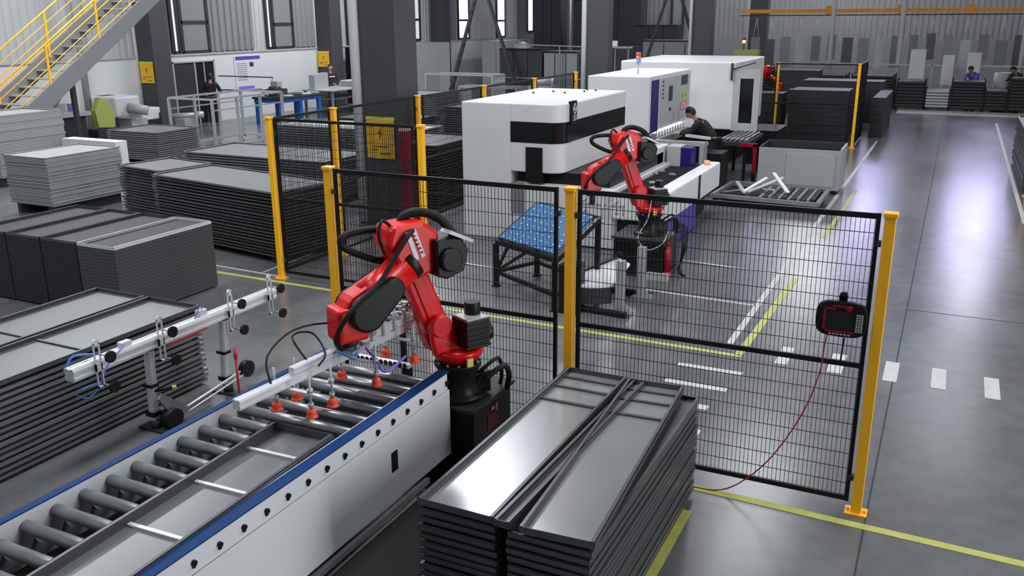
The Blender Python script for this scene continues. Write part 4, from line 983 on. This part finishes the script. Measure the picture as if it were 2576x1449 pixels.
for k, (a, b) in enumerate((((-3.3, 16.9, .2), (-2.75, 17.5, .42)), ((-3.35, 16.8, .22), (-3.0, 17.2, .45)), ((-2.95, 17.6, .48), (-2.55, 16.9, .25)), ((-3.2, 17.3, .22), (-2.8, 16.8, .3)), ((-3.7, 16.8, .2), (-3.35, 16.6, .3)), ((-3.6, 17.4, .3), (-3.3, 16.7, .22)))):
    tag(MB().bar(a, b, .07, .025).build('bent_offcut', ALU if k < 3 else GALV), ('bright bent offcut leaning left on the skid', 'short bright offcut at the middle of the skid', 'bright strip pointing up from the skid heap', 'grey bent offcut under the bright ones', 'small grey offcut at the left end of the skid', 'long grey offcut at the left of the skid heap')[k], 'metal offcut')
t = thing('steel_crate', 'open grey sheet-steel crate beside the aisle, behind the skid', 'crate', (-2.7, 18.9, 0)); o = t.location
m = MB(o).box(-3.4, -1.82, 18.35, 18.38, .08, .86); m.build('front_wall', GALV, t)
MB(o).box(-1.85, -1.82, 18.38, 19.35, .08, .9).build('side_wall', LGREY, t)
MB(o).box(-3.4, -1.82, 19.32, 19.35, .08, .9).box(-3.4, -3.37, 18.38, 19.35, .08, .88).build('rear_wall', DGREY, t)
MB(o).box(-2.85, -1.93, 18.33, 18.35, .15, .78).build('front_plate', mat('pale_panel', (160, 161, 163), .45), t)
MB(o).box(-3.37, -1.85, 18.38, 19.32, .5, .52).build('crate_floor', BLACK, t)
for x in (-3.3, -1.9):
    for y in (18.42, 19.28): MB(o).cyl((x-.02, y, .05), (x+.02, y, .05), .05, n=12).build('caster', RUBBER, t)
tag(MB().box(-4.3, -3.62, 21.6, 23.0, 0, .8).build('dark_bench', BLACK), 'black low cabinet under the open white machine door', 'cabinet')
for i, (x0, x1, y0, y1, h, lab, mm) in enumerate(((-4.1, -2.55, 26.0, 27.2, 1.42, 'tall dark box stack behind the far mesh panel', DGREY), (-5.6, -4.3, 25.8, 26.9, 1.3, 'dark box stack left of the dim olive post', DGREY), (-4.2, -2.6, 28.4, 30, 1.5, 'second row dark box stack behind the far mesh panel', DGREY),
        (-3.5, -2.4, 22.7, 23.6, .35, 'low dark pallet inside the far fenced area', BLACK), (-3.4, -2.1, 31.5, 33, 1.3, 'dark box stack near the aisle beyond the tall thin post', DGREY), (-5.8, -4.4, 33.5, 35, 1.5, 'dark box stack below the hanging line, at the left', DGREY),
        (-2.1, -1.75, 27.8, 31.2, 1.1, 'long dark barrier box along the aisle edge', DGREY))):
    t = thing('box_stack', lab, 'box stack', ((x0+x1)/2, (y0+y1)/2, 0)); o = t.location
    m = MB(o); n = max(2, int(h/.22)); hh = h/n
    for k in range(n): m.box(x0+.01*(k % 2), x1-.01*(k % 2), y0, y1, k*hh+.01, (k+1)*hh)
    m.build('boxes', mm, t); MB(o).box(x0, x1, y0, y1, 0, .01).build('base', BLACK, t)
    MB(o).box(x0-.01, x1+.01, y0-.01, y0+.05, h, h+.03).build('edge_strip', GALV if i in (0,) else DGREY, t)
# ------------------------------------------------------------------ staircase with yellow rails
t = thing('staircase', 'grey steel staircase with yellow handrails climbing at the upper left', 'staircase', (-19.9, 15, 0)); o = t.location
SL = .657; y00 = 11.95
def sz(y): return (y-y00)*SL
for x in (-19.2, -20.6):
    MB(o).prism([(x-.03, y00, 0), (x-.03, y00+.45, 0), (x-.03, 19.6, sz(19.6)-.2), (x-.03, 19.6, sz(19.6)+.2), (x-.03, y00, .22)], (.06, 0, 0)).build('stringer', MGREY, t)
k = 1
while sz(y00+.28*k) < 4.9:
    y = y00+.28*k; MB(o).box(-20.56, -19.24, y-.02, y+.26, sz(y)-.02, sz(y)+.01).build('tread', GALV, t); k += 1
for x in (-19.22, -20.58):
    ps = [12.4, 13.0, 14.62, 16.16, 17.7, 19.3] if x > -20 else [12.7, 14.2, 15.75, 17.3, 18.9]
    for y in ps: MB(o).box(x-.022, x+.022, y-.022, y+.022, sz(y), sz(y)+1.1).build('rail_post', YELLOW, t)
    for h, r in ((1.1, .024), (.82, .013), (.56, .013), (.3, .013)):
        MB(o).cyl((x, ps[0], sz(ps[0])+h), (x, 19.6, sz(19.6)+h), r, n=8).build('handrail', YELLOW, t)
# landing post beneath stair and far pale pole
tag(MB().box(-19.35, -19.25, 15.2, 15.3, 0, 2.0).build('stair_prop', DGREY), 'dark upright prop under the staircase stringer', 'post')
tag(MB().cyl((-22.6, 18.3, 0), (-22.6, 18.3, CEIL), .1, n=12).build('pale_pole', LGREY), 'pale upright pole behind the staircase rails', 'pole')
# notice board, doorway
t = thing('notice_board', 'pale notice board with violet-blue header on the white lower wall', 'notice board', (XW+.1, 25.45, 1.5)); o = t.location
bd = MB(o).box(XW+.061, XW+.09, 24.79, 26.11, .95, 2.13).build('board', PAPER, t)
MB(o).box(XW+.09, XW+.095, 24.85, 26.11, 2.0, 2.12).build('header', mat('violet_blue_paint', (76, 66, 158)), bd)
m = MB(o)
for k in range(9): m.box(XW+.09, XW+.094, 24.9, 25.4, 1.3+k*.07, 1.32+k*.07)
m.build('text_lines', MGREY, bd)
MB(o).box(XW+.09, XW+.094, 25.55, 25.75, 1.75, 1.9).build('picture', DGREY, bd)
MB(o).box(XW+.09, XW+.094, 24.9, 25.7, .98, 1.08).build('footer', TUBEV, bd)
e = bpy.data.objects.new('door_1', None); e.location = (XW+.1, 22.85, 0); COL.objects.link(e); tag(e, 'dark open doorway in the white lower wall', None, None, 'structure'); o = e.location
MB(o).box(XW+.06, XW+.08, 21.98, 22.9, 0, 2.02).build('door_leaf', DGREY, e)
MB(o).box(XW+.06, XW+.075, 22.9, 23.76, 0, 2.02).build('opening', BLACK, e)
MB(o).box(XW+.06, XW+.12, 21.93, 21.98, 0, 2.06).box(XW+.06, XW+.12, 23.76, 23.81, 0, 2.06).box(XW+.06, XW+.12, 21.93, 23.81, 2.02, 2.07).box(XW+.06, XW+.11, 22.88, 22.93, 0, 2.02).box(XW+.06, XW+.11, 23.3, 23.33, 0, 2.02).build('door_frame', LGREY, e)
# white welding machine group at the left
t = thing('welding_cabinet', 'rounded white welding machine in front of the white wall', 'machine', (-22, 18.9, 0)); o = t.location
MB(o).box(-22.5, -21.5, 18.3, 19.2, .7, 1.28).build('cabinet', WHITE2, t, .06)
MB(o).cyl((-21.5, 18.75, .95), (-21.1, 19.1, .85), .14, n=16).build('spout', LGREY, t)
MB(o).box(-22.3, -21.7, 19.4, 20.1, .5, .85).build('side_box', WHITE, t, .03)
MB(o).box(-22.3, -21.6, 18.9, 19.5, .05, .6).build('lower_box', LGREY, t, .02)
for (x, y) in ((-22.4, 18.4), (-21.6, 18.4), (-22.4, 20.0), (-21.6, 20.0)): MB(o).box(x-.03, x+.03, y-.03, y+.03, 0, .7).build('leg', DGREY, t)
MB(o).box(-22.45, -22.1, 18.45, 18.9, 1.28, 1.285).build('lid_label', DGREY, t)
tag(MB().prism([(-21.3, 17.35, .55), (-21.3, 17.85, .5), (-21.3, 17.95, .9), (-21.3, 17.7, 1.3), (-21.3, 17.5, 1.35), (-21.3, 17.3, 1.0)], (.18, 0, 0)).build('lime_sack', mat('lime_cloth', (168, 176, 90), .8)), 'lime and grey sack hanging left of the white welding machine', 'sack')
tag(MB().box(-21.45, -21.0, 17.2, 18.0, 0, .5).build('sack_stand', DGREY), 'dark stand under the lime and grey sack', 'stand')
t = thing('tool_bench', 'grey tool bench under the staircase with dark drawers', 'workbench', (-21.6, 16.6, 0)); o = t.location
MB(o).box(-22.4, -20.8, 15.6, 16.9, .95, 1.05).build('bench_top', LGREY, t)
MB(o).box(-22.3, -20.9, 15.7, 16.8, 0, .95).build('bench_body', DGREY, t)
tag(MB().cbox((-21.5, 16.3, 1.16), (.5, .4, .22)).cyl((-21.3, 16.2, 1.2), (-21.1, 16.2, 1.5), .05, .12, n=12).build('bench_grinder', GALV), 'small grey machine with a pale funnel on the bench under the stairs', 'machine')
tag(MB().cbox((-21.3, 16.75, 1.15), (.2, .2, .2)).build('violet_box', mat('violet_paper', (150, 142, 220), .6)), 'small violet box on the bench under the stairs', 'box')
tag(MB().cyl((-21.6, 20.4, .55), (-21.0, 21.0, .55), .08, n=12).cyl((-21.1, 20.9, .55), (-20.95, 21.1, .55), .11, n=14).box(-21.5, -21.1, 20.45, 20.85, 0, .48).build('grey_motor', GALV), 'grey cylindrical motor lying in front of the left wall column', 'motor')
# tall frame rack on wheels
def rack(x0, x1, y0, y1, h, lab, n=3):
    t = thing('frame_rack', lab, 'rack', ((x0+x1)/2, (y0+y1)/2, 0)); o = t.location
    m = MB(o)
    for x in (x0, x1):
        m.bar((x, y0, h), (x, y1, h), .05, .05).bar((x, y0, .18), (x, y1, .18), .05, .05).bar((x, y0, h-.28), (x, y1, h-.28), .03, .03)
    for y in (y0, y1): m.bar((x0, y, h), (x1, y, h), .05, .05).bar((x0, y, .18), (x1, y, .18), .05, .05)
    m.build('rack_frame', GALV, t)
    for x in (x0, x1):
        for i in range(n+1):
            y = y0+(y1-y0)*i/n; MB(o).box(x-.03, x+.03, y-.03, y+.03, .12, h).build('upright', GALV, t)
    for x in (x0, x1):
        for y in (y0, y1): MB(o).cyl((x-.03, y, .08), (x+.03, y, .08), .08, n=14).build('caster', mat('pale_caster', (200, 204, 170), .5), t)
rack(-18.55, -17.05, 17.5, 20.2, 1.42, 'tall grey tube rack on casters in front of the doorway')
# blue bench and grey bench
t = thing('vise_bench', 'dark-topped workbench on bright blue legs by the white wall', 'workbench', (-20.6, 24.2, 0)); o = t.location
MB(o).box(-21.2, -20.0, 23.6, 25.9, .82, .88).build('bench_top', DGREY, t)
MB(o).box(-21.15, -20.05, 23.65, 25.85, .7, .82).build('apron', mat('bench_blue', (30, 92, 168), .5), t)
for x in (-21.1, -20.1):
    for y in (23.75, 24.75, 25.75): MB(o).box(x-.06, x+.06, y-.06, y+.06, 0, .7).build('leg', mat('bench_blue', (30, 92, 168)), t)
t = thing('bench_vise', 'grey bench vise with a white head on the blue-legged bench', 'vise', (-20.7, 24.3, .88)); o = t.location
MB(o).cbox((-20.7, 24.3, 1.0), (.5, .5, .24)).cyl((-20.7, 23.9, 1.05), (-20.7, 23.6, 1.05), .05, n=10).cyl((-20.9, 24.2, 1.1), (-20.5, 24.2, 1.1), .1, n=14).build('vise_body', DGREY, t)
MB(o).cbox((-20.7, 24.3, 1.25), (.3, .25, .25)).build('vise_head', GALV, t, .02)
MB(o).cyl((-20.7, 23.7, 1.0), (-20.6, 23.72, 1.0), .07, n=12).build('green_knob', mat('olive_green', (120, 150, 50), .5), t)
for k in range(4): tag(MB().cbox((-20.3, 23.85+k*.5, .9), (.3, .28, .03), Matrix.Rotation(.3*k, 3, 'Z')).build('sheet_part', ALU if k % 2 else DGREY), ('dark flat part at the left end of the blue-legged bench', 'bright flat part near the left end of the blue-legged bench', 'dark flat part in front of the vise', 'bright flat part at the right end of the blue-legged bench')[k], 'metal part')
t = thing('assembly_table', 'long grey sheet-topped table at which the striped-jacket person works', 'workbench', (-20.6, 27.6, 0)); o = t.location
MB(o).box(-21.2, -19.8, 26.2, 30.2, .9, .94).build('table_top', GALV, t)
MB(o).box(-21.1, -20.0, 26.5, 30.0, .6, .63).build('lower_shelf', MGREY, t)
for x in (-21.1, -19.9):
    for y in (26.3, 28.2, 30.1): MB(o).box(x-.04, x+.04, y-.04, y+.04, 0, .9).build('leg', MGREY, t)
tag(MB().prism([(-20.9, 26.3, .94), (-20.9, 27.1, .94), (-20.9, 27.1, 1.5), (-20.9, 26.3, 1.45)], (.25, 0, 0)).build('sheet_hood', GALV), 'upright grey sheet-metal hood on the long grey table', 'sheet metal part')
for k in range(5): tag(MB().box(-20.9+.03*k, -19.85, 28.0, 29.6, .955+k*.045, .985+k*.045).build('sheet_part', ALU if k == 4 else GALV), 'grey sheet, %s from the bottom of the small pile by the striped-jacket person' % ORD[k] if k < 4 else 'bright top sheet of the small pile in front of the striped-jacket person', 'sheet metal part', 'sheets on the long grey table')
tag(MB().box(-22.6, -21.9, 30.9, 32.4, 0, 2.25).box(-21.9, -21.88, 31.6, 31.64, .1, 2.2).build('dark_locker', BLACK), 'tall black cabinet behind the person with the striped jacket', 'cabinet')
# pale blocks and cabinets by the wall, middle distance
tag(MB().box(-22.3, -21.3, 34.2, 37.2, 0, 2.3).build('pale_cabinet', LGREY), 'light grey cabinet right of the huge dark column', 'cabinet')
tag(MB().box(-21.6, -20.6, 41, 44.5, 0, 2.25).build('pale_partition', LGREY), 'pale partition wall panel behind the left stepladder', 'partition')
for i, (x0, x1, y0, y1, h, mm, lab) in enumerate(((-17.9, -15.9, 35.6, 37, 2.1, DGREY, 'dark machine enclosure right of the left stepladder'), (-15.8, -14.3, 35.6, 37, 2.0, MGREY, 'mid grey machine enclosure left of the second dark column'),
        (-14.2, -12.0, 35.9, 37, 2.2, DGREY, 'dark machine enclosure just left of the second dark column'), (-13.6, -11.6, 41, 42, 3.0, DGREY, 'tall dark enclosure far behind the second dark column'), (-17.5, -14, 43, 44, 4.2, DGREY, 'tall dark booth against the far wall'), (-19.9, -18.4, 43.5, 44.4, 5, DGREY, 'narrow dark booth in the far corner'),
        (-12.4, -9.6, 38.5, 39.4, 2.4, MGREY, 'mid grey cabinet behind the right stepladder'))):
    t = thing('enclosure', lab, 'machine enclosure', ((x0+x1)/2, (y0+y1)/2, 0)); o = t.location
    MB(o).box(x0, x1, y0, y1, 0, h).build('housing', mm, t)
    m = MB(o)
    for k in range(1, 3): x = x0+(x1-x0)*k/3; m.box(x-.015, x+.015, y0-.015, y0, .1, h-.1)
    m.box(x0, x1, y0-.02, y0, h-.06, h).build('seam_strip', GALV if i == 2 else BLACK, t)
tag(MB().cyl((-17.2, 36.1, 2.3), (-16.8, 35.9, 2.3), .08, n=10).box(-17.3, -16.7, 35.8, 36.2, 2.1, 2.24).build('valve_unit', GALV), 'pale pipe fitting on top of the dark enclosure right of the stepladder', 'pipe fitting')
tag(MB().cyl((-14.9, 36.3, 2.0), (-14.9, 36.3, 5), .04, n=8).build('vent_pipe', GALV), 'thin pale pipe rising from the mid grey enclosure', 'pipe')
tag(MB().cyl((-13.9, 36.3, 2.2), (-13.9, 36.3, CEIL), .03, n=8).build('vent_pipe', GALV), 'thin bright pipe rising from the dark enclosure by the second column', 'pipe')
tag(MB().box(-13.7, -12.8, 36.3, 36.36, 2.2, 2.42).build('bright_plate', WHITE), 'bright plate standing on the dark enclosure by the second column', 'plate')
tag(MB().bar((-18, 35.4, 2.3), (-12, 35.4, 2.16), .05, .05).bar((-18, 35.4, .9), (-12, 35.4, .9), .04, .04).bar((-18, 35.4, 0), (-18, 35.4, 2.3), .05).bar((-15, 35.4, 0), (-15, 35.4, 2.2), .05).bar((-12, 35.4, 0), (-12, 35.4, 2.2), .05).build('guard_railing', MGREY), 'thin grey guard railing in front of the dark enclosures', 'railing')
# stepladders
def ladder(x, y, h, wl, wr, lab):
    t = thing('stepladder', lab, 'stepladder', (x, y, 0)); o = t.location
    tops = (x, y, h)
    for sgn, wd, dep in ((-1, wl, .35), (1, wr, .35)):
        for dd in (-.3, .3):
            m = MB(o).bar((x+sgn*.12, y+dd*.6, h), (x+sgn*wd, y+dd*1.3, 0), .11, .08); m.build('side_rail', DGREY, t)
        for k in range(1, 14):
            f = k/14; xx = x+sgn*(.12+(wd-.12)*(1-f)); yy = .3*(.6*f+1.3*(1-f))
            MB(o).bar((xx, y-yy, h*f), (xx, y+yy, h*f), .05, .03).build('rung', DGREY, t)
    MB(o).box(x-.16, x+.16, y-.2, y+.2, h-.02, h+.02).build('top_platform', MGREY, t)
    return t
la = ladder(0, 0, 4.6, 1.5, 1.6, 'tall dark stepladder in front of the bright windows'); la.location = (-17.9, 34, 0); la.rotation_euler = (0, 0, .35)
lb = copy_thing(la, (-10.1, 35, 0), .35, 'tall dark stepladder behind the white folding machine')
rack(-18.5, -15.6, 30.4, 31.4, 1.3, 'grey tube rack below the left stepladder', 6)
rack(-15.4, -13.2, 27.5, 28.3, 1.1, 'grey tube rack right of the huge dark column, nearer', 4)
pile('steel_sheet', 'the low pile right of the huge dark column, nearest', -13.2, -11.0, 17.2, 18.6, .1, 20, .055, SHEETD, gap=.4)
pile('steel_sheet', 'the low pile behind the dull grey-green post', -13.0, -9.8, 25.2, 27, .1, 16, .055, SHEETM, gap=.4, mt=GALV)
pile('steel_sheet', 'the low pile below the pale cabinet', -16.2, -13.9, 23.4, 25, .1, 20, .055, SHEETM, gap=.4)
pile('steel_sheet', 'the dark pile left of the white machine, outside the fence', -11.4, -9.8, 19.4, 21, .1, 22, .055, SHEETD, gap=.4)
pile('steel_sheet', 'the low pile behind the grey-green posts', -11.6, -9.4, 29.5, 31, .1, 18, .055, SHEETM, gap=.4)
tag(MB().cyl((-13.9, 30.2, 1.12), (-13.2, 30.4, 1.12), .12, n=14).cyl((-13.2, 30.4, 1.12), (-13.1, 30.43, 1.12), .16, n=14).box(-14.0, -13.0, 30.0, 30.6, 0, 1.0).build('grey_motor', GALV), 'grey motor on a block beyond the white machine top', 'motor')

# ------------------------------------------------------------------ hanging line at the far right
t = thing('monorail_beam', 'orange-yellow overhead conveyor beam across the far right', 'overhead beam', (-2.7, 40, 3.5)); o = t.location
MB(o).box(-8.6, 4.2, 39.95, 40.1, 3.48, 3.62).build('beam', mat('orange_yellow_beam', (226, 148, 40), .5, noise=.1), t)
MB(o).box(-8.6, 4.2, 39.93, 40.12, 3.36, 3.4).build('track', DGREY, t)
for x in (-5.0, -2.3, .2, 2.9): MB(o).box(x-.12, x+.12, 39.9, 40.15, 3.4, 3.75).build('hanger_bracket', mat('orange_yellow_beam', (226, 148, 40)), t)
for i, x in enumerate((-4.72, -2.15, 2.1)):
    t = thing('pale_post', ('pale slim post at the far right, leftmost, ending above the dark boxes', 'pale slim post at the far right above the floor strip', 'pale slim post at the far right edge')[i], 'post', (x, 39.2, 0)); o = t.location
    MB(o).cyl((x, 39.2, .4), (x, 39.2, CEIL), .09, n=10).build('post_tube', WHITE2, t)
    MB(o).cyl((x, 39.2, 0), (x, 39.2, .4), .13, n=10).build('black_sleeve', BLACK, t)
random.seed(21)
xs = [-7.9+.62*k for k in range(20)]
for k, x in enumerate(xs):
    h = random.choice((1.0, 1.25, 1.5)); wd = random.uniform(.3, .45); zt = random.uniform(2.35, 2.7)
    t = thing('hanging_sheet', ('grey sheet hanging from the far overhead beam, %s from the left' % ORD[k]), 'hanging panel', (x, 40.02, zt), 'panels hanging from the far beam')
    o = t.location
    MB(o).box(x-wd/2, x+wd/2, 40.0, 40.03, zt-h, zt).build('sheet', (MGREY, SHEETD, SHEETM, GALV, MGREY)[k % 5], t)
    MB(o).cyl((x, 40.02, 3.36), (x-wd*.3, 40.02, zt), .008, n=6).cyl((x, 40.02, 3.36), (x+wd*.3, 40.02, zt), .008, n=6).build('hanger_wire', ALU, t)
tag(MB().bar((-6.8, 39.0, 1.5), (4, 39.0, 1.5), .06, .06).bar((-6.8, 39, 0), (-6.8, 39, 1.5), .06).bar((-3.4, 39, 0), (-3.4, 39, 1.5), .06).bar((-.9, 39, 0), (-.9, 39, 1.5), .06).bar((3.2, 39, 0), (3.2, 39, 1.5), .06).build('pale_railing', GALV), 'long pale railing across the far right below the hanging panels', 'railing')
for i, (x0, x1, y0, h) in enumerate(((-1.95, -1.0, 36.7, 1.05), (-.95, -.15, 36.7, .75), (-.1, .95, 36.6, 1.1), (1.0, 1.7, 36.6, .8), (1.75, 3.2, 36.6, 1.25), (-3.6, -2.1, 37.2, 1.2), (-5.4, -3.8, 37.0, 1.2), (-7.4, -5.6, 37.0, 1.3))):
    t = thing('parts_cart', ('dark parts cart below the second pale post', 'low pale-lidded cart at the end of the aisle', 'dark parts cart in front of the person with the blue top', 'low dark cart right of the person with the blue top', 'dark cart at the far right edge', 'dark cart left of the aisle end', 'dark cart under the hanging panels, left of centre', 'dark cart under the hanging panels, leftmost')[i], 'cart', ((x0+x1)/2, y0+.5, 0)); o = t.location
    m = MB(o); n = max(3, int(h/.12))
    for k in range(n): m.box(x0, x1, y0, y0+1.0, .12+(h-.12)*k/n, .12+(h-.12)*(k+.75)/n)
    m.build('stacked_parts', LGREY if i == 1 else DGREY, t)
    m = MB(o).box(x0-.02, x1+.02, y0-.02, y0+1.02, .08, .12)
    for x in (x0, x1):
        for y in (y0, y0+1): m.bar((x, y, 0), (x, y, h+.05), .04)
    m.build('cart_frame', BLACK, t)
tag(MB().cyl((1.6, 38.6, .1), (1.6, 38.6, 1.3), .35, n=20).cyl((1.6, 38.6, 0), (1.6, 38.6, .1), .3, n=16).build('pale_drum', LGREY), 'pale upright drum near the far right edge', 'drum')
for i, (x0, x1, z0, z1) in enumerate(((-1.7, -1.15, 1.0, 2.1), (-.55, -.15, .8, 1.9), (.3, .75, .9, 2.0), (2.3, 3.6, 1.45, 1.85))):
    tag(MB().box(x0, x1, 38.7, 38.74, z0, z1).bar((x0+.04, 38.72, 0), (x0+.04, 38.72, z0), .03).bar((x1-.04, 38.72, 0), (x1-.04, 38.72, z0), .03).build('white_board', WHITE2),
        ('pale white board standing right of the second pale post', 'pale white board left of the person with the blue top', 'pale white board right behind the person with the blue top', 'wide pale white board at the far right edge')[i], 'board')
# right edge of the aisle
pile('edge_tray', 'the dark stack at the right edge of view', 1.42, 2.5, 20.0, 24.5, .1, 20, .05, SHEETD, gap=.4)
copy_thing(post0, (1.5, 19.7, 0), 0, 'yellow fence post cut off by the right edge of view', PG)
tag(MB().box(1.3, 1.37, 17, 33, 0, .006).build('floor_tape', TAPEW), 'white floor line along the right edge of the aisle', 'floor marking')
